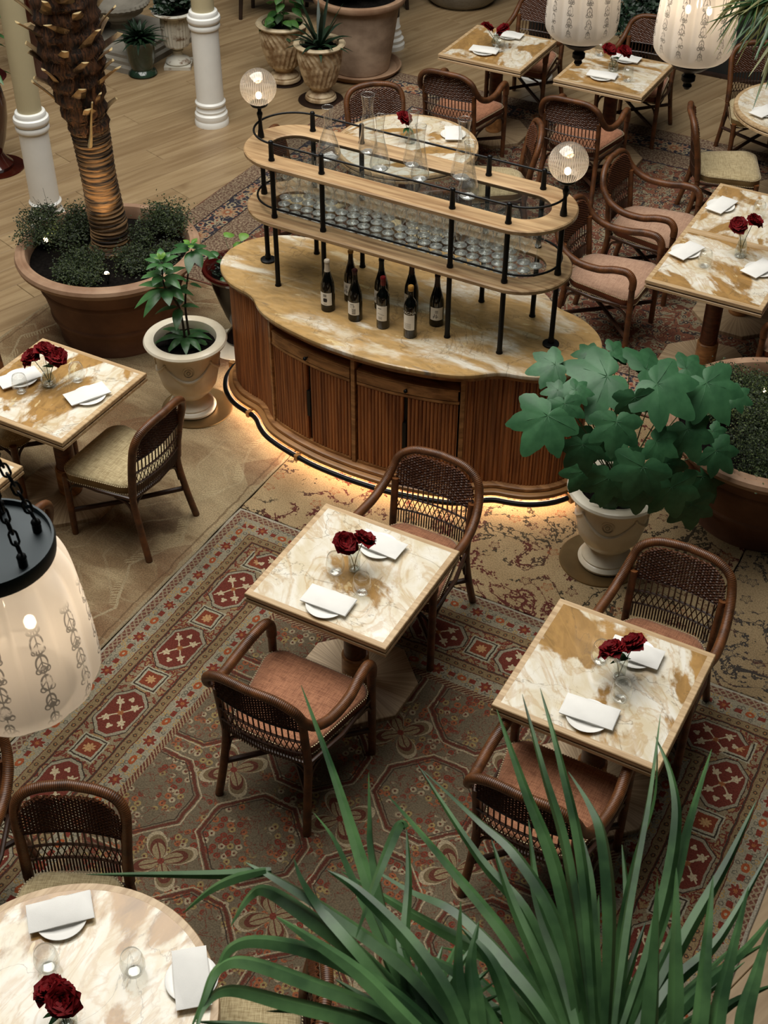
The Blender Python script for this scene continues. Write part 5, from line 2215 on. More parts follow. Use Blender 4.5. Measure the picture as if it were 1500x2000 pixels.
def whorl(c, n, L, Wd, el, seed, mm='gloss_leaf', dr=.35, a_off=0.0):
    rr = random.Random(seed)
    for k in range(n):
        a = a_off + 2 * PI * k / n + rr.uniform(-.2, .2)
        e = el + rr.uniform(-.25, .25)
        d = Vector((cos(a) * cos(e), sin(a) * cos(e), sin(e)))
        nn = Vector((-cos(a) * sin(e), -sin(a) * sin(e), cos(e)))
        leaves.append((c + d * .012, d, nn, L * 1.18 * rr.uniform(.8, 1.12), Wd * 1.22 * rr.uniform(.85, 1.1), dr, mm))


whorl(Vector((0, 0, .05)), 9, .15, .026, .35, 1, dr=.55)
whorl(Vector((.01, .01, .02)), 7, .13, .024, .15, 11, dr=.65)
whorl(s1[1], 4, .12, .024, .1, 2, dr=.5)
whorl(s1[2], 9, .15, .030, .15, 3, dr=.45)
whorl((s1[2] + s1[3]) / 2, 7, .12, .026, .35, 4)
whorl(s1[3], 8, .10, .022, .6, 5)
whorl(s1[3] + Vector((0, 0, .02)), 5, .05, .011, .9, 6, 'young_leaf')
whorl(s2[3], 7, .12, .030, .15, 7)
whorl(s2[3] + Vector((0, 0, .03)), 5, .05, .014, .6, 8, 'young_leaf')
whorl(s2[2] + Vector((0, 0, -.03)), 3, .07, .015, .0, 9)
leafy('glossy green plant with whorled leaves growing in the left cream urn', B0.x, B0.y, B0.z, None, leaves, stems=stems, m_stem='bark_stem')

# trailing plant in the dark red urn
leaves = []
Bp = Vector((-.955, 7.78, .53))
for k, (u, v, y) in enumerate(((430, 515, 7.72), (455, 478, 7.75), (438, 462, 7.9), (480, 455, 7.8), (430, 550, 7.6), (445, 545, 7.62), (448, 520, 7.7), (412, 505, 7.75), (425, 492, 7.8))):
    c = at(u, v, y) - Bp
    a = r.uniform(0, 6.28)
    leaves.append((c, Vector((cos(a), sin(a), .1)), Vector((0, -.3, 1)), .085, .034, .3, 'young_leaf' if k in (2, 3, 1) else 'gloss_leaf'))
stems = [([Vector((0, -.02, -.02)), at(u, v, y) - Bp], .003) for u, v, y in ((430, 515, 7.72), (455, 478, 7.75), (480, 455, 7.8), (438, 462, 7.9), (425, 492, 7.8))]
leafy('small trailing green plant in the dark red urn behind the bar', Bp.x, Bp.y, Bp.z, None, leaves, stems=stems)
bush('low dark foliage filling the dark red urn', Bp.x, Bp.y, Bp.z - .005, .13, .10, 1500, 12, 'dark_leaf', .012)


# ------------------------------------------------------------------ the big-leaved plant
def maple_mesh(seed, name='leaf'):
    rr = random.Random(seed)
    lobes = [(0, 1.08, .50), (.82, .98, .44), (-.82, .98, .44), (1.66, .80, .44), (-1.66, .80, .44)]
    n = 96
    vs = [Vector((0, 0, 0))]
    rings_ = (.25, .5, .75, 1.0)
    for f in rings_:
        for i in range(n):
            a = -PI + 2 * PI * i / n
            R_ = .58 * (1 - .46 * min(1, max(0, (abs(a) - 1.7) / 1.1)))
            for c0, pk, wd in lobes:
                d_ = abs(a - c0) / wd
                if d_ < 1: R_ = max(R_, .57 + (pk - .57) * (1 - d_) ** .95)
            if abs(a) > 2.8: R_ *= .30 + .70 * (PI - abs(a)) / .342
            R_ *= 1 + .04 * (abs(sin(a * 13 + seed)) - .5)
            R_ *= f if f < 1 else 1
            x, y = R_ * cos(a), R_ * sin(a)
            vein = min(abs(math.atan2(sin(a - c0), cos(a - c0))) for c0, _, _ in lobes)
            z = -.26 * R_ * R_ - .035 * R_ * min(1, vein / .42) + .02 * f * sin(a * 3 + seed)
            vs.append(Vector((x, y, z)))
    fs = [(0, 1 + i, 1 + (i + 1) % n) for i in range(n)]
    for k in range(3):
        for i in range(n):
            a, b = 1 + k * n + i, 1 + k * n + (i + 1) % n
            fs.append((a, b, b + n, a + n))
    fs = [f if len(f) == 3 else f[::-1] for f in fs]
    g = G(); g.add(vs, fs)
    b = len(g.v)
    for c0, pk, wd in lobes:
        g.tube([(.02 * cos(c0), .02 * sin(c0), .004), (.45 * pk * cos(c0), .45 * pk * sin(c0), .005 - .30 * (.45 * pk) ** 2), (.88 * pk * cos(c0), .88 * pk * sin(c0), .004 - .30 * (.88 * pk) ** 2)], [.007, .005, .002], 5)
    return g.mesh(name, 'big_leaf', 180)


MP = [maple_mesh(i) for i in range(4)]
C0 = Vector((U2.x + .02, U2.y - .02, .60))
plant = thing('big_leaved_plant', 'plant with very large maple-shaped green leaves in the right cream urn', 'plant', (C0.x, C0.y, C0.z - .11))
stg = []
big = [  # pixel, depth, size, heading on screen of the tip (degrees, 0 = right, 90 = down), how far it tips to the viewer
    (1070, 812, 5.20, .185, 120, .55), (1103, 788, 5.28, .11, 80, .5), (1186, 735, 5.62, .235, 160, .15), (1262, 722, 5.74, .20, -30, .1),
    (1283, 750, 5.42, .205, 42, .35), (1380, 748, 5.52, .190, 62, .45), (1204, 824, 5.18, .145, 95, .6), (1256, 912, 5.04, .165, 112, .85),
    (1240, 776, 5.36, .120, 85, .9), (1342, 838, 5.40, .150, 70, .6), (1138, 868, 5.24, .130, 78, .7), (1398, 880, 5.56, .130, 50, .6),
    (1312, 950, 5.30, .170, 72, .9), (1190, 932, 5.22, .150, 100, .9), (1152, 690, 5.90, .085, 200, .2), (1197, 685, 5.92, .090, -15, .2),
    (1090, 762, 5.50, .075, 185, .2), (1124, 762, 5.50, .085, 0, .2), (1282, 862, 5.28, .120, 30, .7), (1392, 842, 5.66, .080, 40, .5),
    (1436, 772, 5.72, .090, 20, .4), (1140, 920, 5.34, .120, 120, .9), (1372, 930, 5.62, .150, 60, .8), (1300, 905, 5.42, .130, 60, .8),
    (1225, 880, 5.30, .120, 110, .8), (1340, 720, 5.88, .130, -10, .2), (1230, 705, 5.86, .110, -60, .15), (1250, 960, 5.28, .13, 90, 1.0),
    (1085, 712, 5.72, .13, 175, .25), (1350, 985, 5.42, .15, 80, 1.0), (1160, 850, 5.5, .14, 90, .8), (1200, 960, 5.38, .13, 100, 1.0)]
for i, (u, v, y, size, hd, tip) in enumerate(big):
    c = at(u, v, y)
    a = math.radians(hd)
    # tip direction: across the view, with the droop turned towards the viewer and the floor
    dirv = (_r2 * cos(a) + Vector((0, -sin(a), 0)) * (1 - tip) + Vector((0, -.25, -1)) * max(0, sin(a)) * tip - Vector((0, 0, .12)))
    dirv.normalize()
    size *= 1.14
    up0 = Vector((0, -.35 - .5 * tip, 1 - .35 * tip)).normalized()
    side = up0.cross(dirv).normalized()
    nn = dirv.cross(side).normalized()
    M = Matrix((( dirv.x, side.x, nn.x), (dirv.y, side.y, nn.y), (dirv.z, side.z, nn.z)))
    o = bpy.data.objects.new('leaf', MP[i % 4])
    COL.objects.link(o)
    o.parent = plant
    o.matrix_local = Matrix.Translation(c - plant.location) @ M.to_4x4() @ Matrix.Diagonal((size, size, size, 1))
    root = Vector((RD.uniform(-.03, .03), RD.uniform(-.03, .03), .02))
    mid = (c - plant.location) * .55 + Vector((0, 0, .04))
    P = crom([root, mid, c - plant.location], 5)
    G().tube(P, [.0042 - .0002 * k for k in range(len(P))], 6).build('stalk', 'stem', plant)

# ------------------------------------------------------------------ far pots
def swirl(a, i, r_, z):
    return 1 + .035 * cos(24 * (a + z * 2.2 + max(0, .5 - z) * 3.0)) * (1 if .22 < z < .70 else 0)


def swirl_prof(zs):
    P = [(0, 0), (.155, 0), (.165, .02), (.16, .05), (.145, .06), (.148, .08), (.125, .11), (.095, .13), (.10, .15), (.125, .18), (.15, .215)]
    for k in range(26):
        z = .222 + k * .0185
        P.append((.155 + .075 * (1 - ((.70 - z) / .48) ** 2), z))
    P += [(.225, .71), (.23, .725), (.20, .73), (.19, .68)]
    return P


def swirl_urn(label, x, y, sc, sz):
    t = pot('swirled_urn', label, 'urn', (x, y, .0105), swirl_prof(1), 'sand_glaze', 144, [(.20, .715), (.245, .715), (.265, .73), (.268, .745), (.255, .762), (.225, .765), (.205, .755), (.20, .72)], 'sand_rim', (.205, .69), swirl)
    t.scale = (sc, sc, sz)
    return t


disc('dark round mat under the nearer swirled urn', -.585, 11.73, .205, 'dark_wood', .0005)
swirl_urn('nearer of the two swirled sand-coloured urns at the top', -.585, 11.73, .86, .68)
disc('dark round mat under the further swirled urn', -.935, 12.15, .175, 'dark_wood', .0005)
swirl_urn('further swirled sand-coloured urn with leafy green plant at the top', -.935, 12.15, .90, .71)
# strappy plant
P0 = Vector((-.585, 11.73, .472))
leaves = []
for k in range(26):
    a = k * 2.4
    e = .35 + .95 * (k / 26)
    d = Vector((cos(a) * cos(e), sin(a) * cos(e), sin(e)))
    leaves.append((Vector((0, 0, 0)), d, Vector((-d.x * d.z, -d.y * d.z, 1 - d.z * d.z + .01)), .32 + .22 * (k / 26), .020, .45 if e < 1 else .12, 'dark_leaf'))
leafy('dark strappy plant in the nearer swirled urn', P0.x, P0.y, P0.z, None, leaves)
leaves = []
r = random.Random(21)
for k in range(60):
    a = r.uniform(0, 6.28); h = r.uniform(.0, .55); q = r.uniform(.03, .17)
    c = Vector((cos(a) * q, sin(a) * q, h))
    a2 = a + r.uniform(-.6, .6)
    leaves.append((c, Vector((cos(a2), sin(a2), r.uniform(-.2, .3))), Vector((0, -.2, 1)), .11, .040, .4, 'fresh_leaf'))
st_ = [([Vector((0, 0, 0)), Vector((r.uniform(-.05, .05), r.uniform(-.05, .05), .3)), Vector((r.uniform(-.1, .1), r.uniform(-.1, .1), .6))], .006) for _ in range(4)]
leafy('bright leafy green plant in the further swirled urn', -.935, 12.15, .50, None, leaves, stems=st_)

# large cylindrical clay pot with saucer
cp = Vector((-.245, 12.42, 0))
g = G(); g.lathe([(0, 0), (.34, 0), (.385, .045), (.39, .06), (.375, .062), (.345, .03), (0, .03)], 64)
tag(g.build('pot_saucer', 'terracotta_rim', loc=(cp.x, cp.y, .0005), smooth=35), 'terracotta saucer under the large cylindrical clay pot', 'saucer')
t = pot('clay_pot', 'very large cylindrical clay pot with a rolled rim at the top of the photo', 'plant pot', (cp.x, cp.y, .031), [(0, 0), (.29, 0), (.30, .01), (.40, .86), (.40, .90), (.36, .90)], 'pale_clay', 72,
    [(.37, .88), (.42, .875), (.455, .895), (.468, .93), (.46, .965), (.43, .975), (.40, .965), (.38, .90)], 'terracotta_rim', (.375, .89))
t.scale = (.92, .92, .70)
bush('dark foliage in the very large cylindrical clay pot', cp.x, cp.y + .05, .665, .25, .3, 2500, 31, 'dark_leaf', .03)

# fluted white urn
def flute(a, i, r_, z): return 1 + .03 * cos(26 * a) * (1 if .24 < z < .60 else 0)


fu = atz(347, 136, 0) + Vector((0, .1, 0))
pr = [(0, 0), (.12, 0), (.13, .02), (.115, .05), (.09, .07), (.05, .11), (.045, .15), (.06, .165), (.04, .18), (.07, .20), (.11, .225)]
for k in range(18):
    z = .24 + k * .02
    pr.append((.125 + .02 * sin((z - .24) * 6), z))
pr += [(.14, .61), (.15, .625), (.19, .64), (.22, .66), (.225, .675), (.20, .685), (.17, .68), (.15, .62)]
g = G(); g.box((0, 0, .02), (.27, .27, .04))
t = pot('fluted_urn', 'weathered white fluted urn left of the second white column', 'urn', (fu.x, fu.y, .041), pr, 'old_white', 104, None, None, (.155, .64), flute)
g.lathe([(0, .0), (.1, 0)], 4)
t.scale = (.92, .92, .72)
t.location.z = .031
o = G().box((0, 0, -.021), (.27, .27, .042)).build('square_foot', 'old_white', t, smooth=0)
bush('dark trailing foliage in the weathered white fluted urn', fu.x, fu.y, .49, .17, .28, 2200, 33, 'dark_leaf', .025)

# green glazed jardiniere and fern
gp = atz(276, 155, 0) + Vector((0, .12, 0))
pot('green_pot', 'dark green glazed pot with a fern by the stone basin', 'plant pot', (gp.x, gp.y, .0005), [(0, 0), (.12, 0), (.135, .015), (.125, .04), (.10, .06), (.11, .09), (.125, .15), (.135, .26), (.135, .31), (.148, .33), (.128, .33), (.12, .30)], 'green_glaze', 48, soil=(.12, .305))
leaves = []
for k in range(70):
    a = k * 2.4; e = .25 + 1.1 * (k / 70)
    d = Vector((cos(a) * cos(e), sin(a) * cos(e), sin(e)))
    leaves.append((Vector((0, 0, 0)), d, Vector((-d.x * d.z, -d.y * d.z, 1 - d.z * d.z + .01)), .22 + .12 * (k % 5) / 4, .016, .40, 'dark_leaf'))
leafy('dark arching fern in the green glazed pot', gp.x, gp.y, .315, None, leaves, 'fern')

# stone basin on a stepped plinth
sb = at(228, 20, 12.9)
t = thing('stone_basin', 'old stone basin on a moulded plinth at the top left behind the palm', 'fountain', (sb.x, 12.95, 0), A)
G().rings([[(x * a, y * a, z) for x, y in ((-1, -1), (1, -1), (1, 1), (-1, 1))] for a, z in ((.52, 0), (.52, .05), (.49, .07), (.49, .10), (.46, .12), (.46, .15))]).build('plinth', 'stone', t, smooth=0)
G().lathe([(0, .15), (.16, .15), (.13, .17), (.09, .2), (.08, .24), (.10, .27), (.08, .30)], 40).build('pedestal', 'stone', t, smooth=35)
G().lathe([(.08, .28), (.16, .30), (.24, .35), (.26, .40), (.29, .41), (.31, .435), (.30, .46), (.26, .46), (.23, .42), (.14, .37), (0, .36)], 72, mod_=lambda a, i, r_, z: 1 + .02 * cos(36 * a) * (1 if i in (4, 5, 6) else 0)).build('bowl', 'stone', t, smooth=35)

# brown vase at the left edge with its plant
bv = Vector((-3.22, 10.36, 0))
disc('amber brown dish under the tall brown vase at the left edge', bv.x + .02, bv.y, .23, 'brown_glaze', .0005)
pot('brown_vase', 'tall glossy brown vase at the left edge behind the white column', 'vase', (bv.x, bv.y, .0085), [(0, 0), (.15, 0), (.16, .03), (.12, .07), (.09, .12), (.10, .15), (.14, .25), (.18, .42), (.19, .55), (.17, .66), (.15, .70)], 'brown_glaze', 48,
    [(.15, .69), (.21, .73), (.23, .755), (.215, .77), (.18, .76), (.14, .70)], 'red_glaze', (.165, .72))
leaves = []
for k in range(44):
    a = r.uniform(0, 6.28); h = r.uniform(.0, .75); q = r.uniform(.03, .16)
    leaves.append((Vector((cos(a) * q, sin(a) * q, h)), Vector((cos(a), sin(a), r.uniform(-.3, .5))), Vector((0, -.2, 1)), .22, .035, .5, 'gloss_leaf' if k % 3 else 'dark_leaf'))
st_ = [([Vector((0, 0, 0)), Vector((r.uniform(-.05, .05), r.uniform(-.05, .05), .4)), Vector((r.uniform(-.1, .1), r.uniform(-.1, .1), .8))], .008) for _ in range(4)]
leafy('leafy plant in the tall brown vase at the left edge', bv.x, bv.y, .73, None, leaves, stems=st_)
# reddish column-like terracotta jar behind the palm trunk
rj = Vector((-3.2, 12.3, 0))
pot('terracotta_jar', 'reddish brown jar half hidden behind the palm trunk', 'plant pot', (rj.x, rj.y, .0005), [(0, 0), (.18, 0), (.20, .05), (.25, .5), (.27, .9), (.25, 1.15), (.22, 1.25), (.26, 1.3), (.22, 1.3)], 'brown_glaze', 40, soil=(.22, 1.26))

# planter and bench at the very top edge
tp = Vector((.78, 14.25, 0))
pot('stone_planter', 'round rough stone planter cut off by the top edge', 'plant pot', (tp.x, tp.y, .0005), [(0, 0), (.30, 0), (.36, .05), (.42, .25), (.44, .5), (.40, .52)], 'stone', 56, soil=(.40, .49))


def stool(label, x, y, rz):
    t = thing('wooden_bench', label, 'bench', (x, y, 0), rz)
    G().box((0, 0, .47), (1.1, .42, .06)).build('seat', 'dark_wood', t, smooth=0)
    for sx in (-1, 1):
        for sy in (-1, 1):
            G().tube([(sx * .49, sy * .17, 0), (sx * .46, sy * .15, .44)], [.02, .026], 8).build('leg', 'dark_wood', t)
    G().tube([(-.48, .0, .2), (.48, .0, .2)], .014, 8).build('stretcher', 'dark_wood', t)


b1 = atz(478, 62, 0)
stool('dark wooden bench at the top edge behind the swirled urns', b1.x + .45, b1.y + .35, A + .2)
b2 = atz(793, 48, 0)
stool('dark wooden bench at the top edge right of the large clay pot', b2.x - .50, b2.y + .45, A + .1)


# dark shrubbery in the shadow between the two hanging lanterns
for i, (u, v) in enumerate(((1225, 60), (1245, 100))):
    p = atz(u, v, 0)
dp = Vector((2.30, 12.0, 0))
pot('dark_planter', 'dark planter in the shadow between the two hanging lanterns', 'plant pot', (dp.x, dp.y, .0005), [(0, 0), (.16, 0), (.2, .3), (.21, .42), (.18, .42)], 'black_glaze', 40, soil=(.18, .40))
bush('dark shrub in the shadow between the two hanging lanterns', dp.x, dp.y, .405, .26, .62, 3500, 41, 'dark_leaf', .028)


# ------------------------------------------------------------------ hanging lanterns
def lobe(a, i, r_, z):
    return 1 + (.085 * (ab_(sin(6 * a)) - .65) * min(1, (z - .01) / .05) * min(1, (.475 - z) / .04) if .01 < z < .475 else 0)


ab_ = abs


def lantern(label, x, y, z, rz, power, k=1.0):
    """z is the bottom of the glass"""
    t = thing('hanging_lantern', label, 'lamp', (x, y, z), rz)
    prof = [(.112, .0), (.150, .010), (.173, .036), (.183, .075), (.184, .13), (.179, .22), (.171, .31), (.160, .38), (.145, .425), (.128, .452), (.112, .465)]
    pr = [(p.x, p.y) for p in crom([(a, b, 0) for a, b in prof], 3)]
    g = G()
    n, k = 144, len(pr)
    vs, fs = [], []
    for i, (r_, zz) in enumerate(pr):
        for j in range(n):
            a = 2 * PI * j / n
            q = r_ * lobe(a, i, r_, zz)
            vs.append((q * cos(a), q * sin(a), zz))
    for i in range(k - 1):
        for j in range(n):
            fs.append((i * n + j, i * n + (j + 1) % n, (i + 1) * n + (j + 1) % n, (i + 1) * n + j))
    g.add(vs, fs)
    g.build('glass_shade', 'frosted', t, smooth=180)
    G().lathe([(0, -.150), (.012, -.148), (.022, -.134), (.018, -.120), (.033, -.104), (.033, -.084), (.020, -.072), (.038, -.060), (.070, -.044), (.096, -.024), (.104, -.014), (.100, -.009), (.120, .0), (.124, .006), (.118, .010), (.02, .010), (.0, .010)], 40).build('finial_cup', 'black_metal', t, smooth=40)
    pl = G().lathe([(0, .466), (.131, .466), (.134, .450), (.140, .450), (.143, .480), (.140, .492), (.135, .492), (.133, .478), (0, .478)], 56).build('top_plate', 'iron', t, smooth=35)
    g = G()
    g.tube([(0, 0, .01), (0, 0, .47)], .006, 8)
    for b in range(3):
        a = b * 2 * PI / 3 + .6
        g.tube([(0, 0, .20), (.05 * cos(a), .05 * sin(a), .21)], .004, 6)
    g.build('stem', 'black_metal', t)
    for b in range(3):
        a = b * 2 * PI / 3 + .6
        G().ball((.055 * cos(a), .055 * sin(a), .235), .014, 10, 8, (1, 1, 1.5)).build('bulb', 'lantern_bulb', t)
        c = Matrix.Rotation(rz, 3, 'Z') @ Vector((.055 * cos(a), .055 * sin(a), .27)) + Vector((x, y, z))
        bulb(c, power / 3, (1.0, .76, .52), .02)
    top = Vector((0, 0, .98))
    for b in range(6):
        a = b * PI / 3 + .05
        e0 = Vector((.108 * cos(a), .108 * sin(a), .478))
        G().tube([e0, e0 + Vector((0, 0, .02))], .010, 10).ball(e0 + Vector((0, 0, .026)), .011, 10, 8).build('chain_stud', 'black_metal', pl)
        e0 = e0 + Vector((0, 0, .034))
        d = (top - e0)
        nl = int(d.length / .030)
        g = G()
        for q in range(nl):
            chain_link(g, e0 + d * ((q + .5) / nl), d.normalized(), q)
        tag(g.build('chain', 'black_metal', t), kind='stuff')
    g = G()
    n2 = int((6.9 - z - .98) / .032)
    for q in range(n2):
        chain_link(g, top + Vector((0, 0, .02 + q * .032)), Vector((0, 0, 1)), q)
    tag(g.build('chain', 'black_metal', t), kind='stuff')
    return t


def chain_link(g, c, d, q):
    s = d.orthogonal().normalized()
    if q % 2: s = d.cross(s)
    P = []
    for i in range(12):
        a = 2 * PI * i / 12
        P.append(c + s * (.0085 * cos(a)) + d * ((.0125 * sin(a)) + (.0075 if sin(a) > 0 else -.0075)))
    g.tube(P, .0028, 5, closed=True)


c = atd(1133, 80, 7.0)
lantern('frosted hanging lantern at the top, left one of the pair', c.x, c.y, c.z + .02, .3, 1.6)
c = atd(1349, 122, 6.4)
lantern('frosted hanging lantern at the top right with bulbs glowing, behind palm fronds', c.x, c.y, c.z + .02, .75, 5.0)
c = atd(48, 1368, 3.12)
l3 = lantern('large frosted lantern with chains in the foreground at the left edge', c.x, c.y, c.z + .045, 1.45, 4.0)
l3.scale = (1, 1, .9)


# ------------------------------------------------------------------ foreground fan palm
fan = thing('fan_palm', 'large fan palm rising in the foreground at the bottom of the photo', 'palm', tuple(atd(1150, 2300, 2.6)))
F0 = fan.location.copy()


def frond(pix, w, m='palm_leaf', twist=0.0, fold=.55, name='leaflet', par=None, origin=None):
    """one stiff leaflet: (u, v, depth) knots from root to tip; w = full width in metres"""
    K = [atd(u, v, d) for u, v, d in pix]
    P = crom(K, 7)
    n = len(P)
    wd, sd = [], []
    for i, p in enumerate(P):
        t = i / (n - 1)
        tn = (P[min(i + 1, n - 1)] - P[max(i - 1, 0)]).normalized()
        view = (Vector((0, 0, CAMZ)) - p).normalized()
        ref = (view + Vector((0, 0, .6))).normalized()
        ref = Matrix.Rotation(twist * (1 + .5 * t), 3, tn) @ ref
        s_ = tn.cross(ref).normalized()
        sd.append(s_)
        wd.append(w / 2 * (min(1, .55 + t * 1.6) if t < .3 else (1 - max(0, (t - .35) / .65) ** 1.5)) + .0006)
    org = origin if origin is not None else F0
    wd = [q * .86 for q in wd]
    g = G(); g.strip([p - org for p in P], wd, sd, fold)
    return g.build(name, m, par or fan, smooth=50)


H = (1150, 2090, 2.50)
R1 = [
    ([(1120, 2060, 2.5), (999, 1845, 2.62), (873, 1688, 2.75), (756, 1551, 2.85)], .030, 0, .2),
    ([(1130, 2060, 2.5), (1036, 1801, 2.62), (936, 1676, 2.72), (816, 1494, 2.85)], .030, 0, -.3),
    ([(1140, 2060, 2.45), (1092, 1820, 2.52), (1011, 1676, 2.6), (930, 1600, 2.68), (823, 1502, 2.74)], .036, 0, .5),
    ([(1150, 2060, 2.5), (1092, 1726, 2.62), (1024, 1538, 2.7), (970, 1385, 2.78)], .034, 0, .3),
    ([(1160, 2060, 2.5), (1112, 1690, 2.66), (1062, 1508, 2.74), (1020, 1356, 2.84)], .026, 0, -.5),
    ([(1165, 2060, 2.5), (1138, 1700, 2.64), (1095, 1490, 2.74), (1055, 1344, 2.84)], .028, 0, .4),
    ([(1180, 2060, 2.4), (1190, 1800, 2.48), (1176, 1640, 2.55), (1150, 1570, 2.6), (1110, 1507, 2.66)], .040, 0, .6),
    ([(1190, 2060, 2.5), (1224, 1800, 2.62), (1268, 1560, 2.74), (1290, 1394, 2.84)], .026, 0, -.7),
    ([(1180, 2060, 2.6), (1205, 1850, 2.7), (1240, 1680, 2.78), (1278, 1560, 2.86), (1284, 1430, 2.92)], .024, 0, .8),
    ([(1200, 2060, 2.5), (1285, 1800, 2.62), (1320, 1620, 2.7), (1312, 1520, 2.76), (1280, 1438, 2.82)], .030, 0, .3),
    ([(1210, 2060, 2.5), (1312, 1740, 2.66), (1348, 1600, 2.74), (1390, 1463, 2.84)], .026, 0, -.2),
    ([(1220, 2060, 2.45), (1337, 1832, 2.58), (1418, 1688, 2.68), (1478, 1563, 2.78)], .030, 0, .3),
    ([(1230, 2070, 2.4), (1312, 1926, 2.5), (1406, 1832, 2.58), (1510, 1650, 2.72)], .030, 0, .2),
    ([(1240, 2080, 2.4), (1350, 1950, 2.5), (1460, 1850, 2.6), (1530, 1760, 2.7)], .026, 0, -.2),
    ([(1260, 2120, 2.3), (1268, 2000, 2.33), (1278, 1850, 2.4), (1284, 1713, 2.46)], .052, 0, .7),
    ([(1300, 2150, 2.3), (1318, 1990, 2.36), (1320, 1840, 2.42), (1321, 1695, 2.5)], .034, 0, -.2),
    ([(1340, 2150, 2.3), (1368, 1990, 2.36), (1380, 1850, 2.42), (1393, 1710, 2.5)], .034, 0, -.3),
    ([(1400, 2150, 2.3), (1400, 2000, 2.36), (1425, 1880, 2.42), (1462, 1732, 2.5)], .034, 0, -.2),
    ([(1450, 2150, 2.3), (1452, 2000, 2.36), (1478, 1900, 2.42), (1510, 1790, 2.5)], .036, 0, -.2),
    ([(1110, 2070, 2.4), (999, 1902, 2.5), (811, 1789, 2.62), (666, 1701, 2.74)], .034, 0, .1),
    ([(1120, 2070, 2.35), (1040, 1940, 2.42), (900, 1790, 2.55), (800, 1740, 2.64), (717, 1690, 2.72)], .040, 0, .6),
    ([(1120, 2080, 2.5), (1060, 1980, 2.55), (960, 1880, 2.62), (860, 1850, 2.7)], .030, 0, .2),
    ([(1140, 2080, 2.6), (1085, 1850, 2.72), (1050, 1740, 2.78), (1032, 1600, 2.86)], .030, 0, -.4),
    ([(1170, 2080, 2.6), (1130, 1880, 2.68), (1130, 1760, 2.74), (1090, 1600, 2.84)], .034, 0, .5),
    ([(1180, 2080, 2.6), (1160, 1850, 2.7), (1150, 1700, 2.78), (1120, 1590, 2.86)], .030, 0, -.4),
    ([(1200, 2090, 2.6), (1210, 1900, 2.7), (1225, 1780, 2.78), (1215, 1650, 2.86)], .034, 0, .3),
    ([(1130, 2090, 2.45), (1060, 1900, 2.55), (1000, 1760, 2.64), (960, 1640, 2.72)], .032, 0, -.3),
    ([(1150, 2100, 2.4), (1110, 1930, 2.5), (1060, 1800, 2.58), (1030, 1700, 2.64)], .034, 0, .3),
    ([(1220, 2100, 2.5), (1250, 1960, 2.58), (1300, 1860, 2.66), (1330, 1760, 2.74)], .030, 0, -.1),
    ([(1230, 2110, 2.4), (1300, 2000, 2.5), (1400, 1900, 2.58), (1500, 1840, 2.66)], .030, 0, .4),
    ([(1250, 2110, 2.4), (1350, 2030, 2.5), (1430, 1960, 2.58), (1520, 1920, 2.66)], .028, 0, .2),
]
for pix, w, _, tw in R1:
    frond(pix, w, 'palm_leaf', tw)
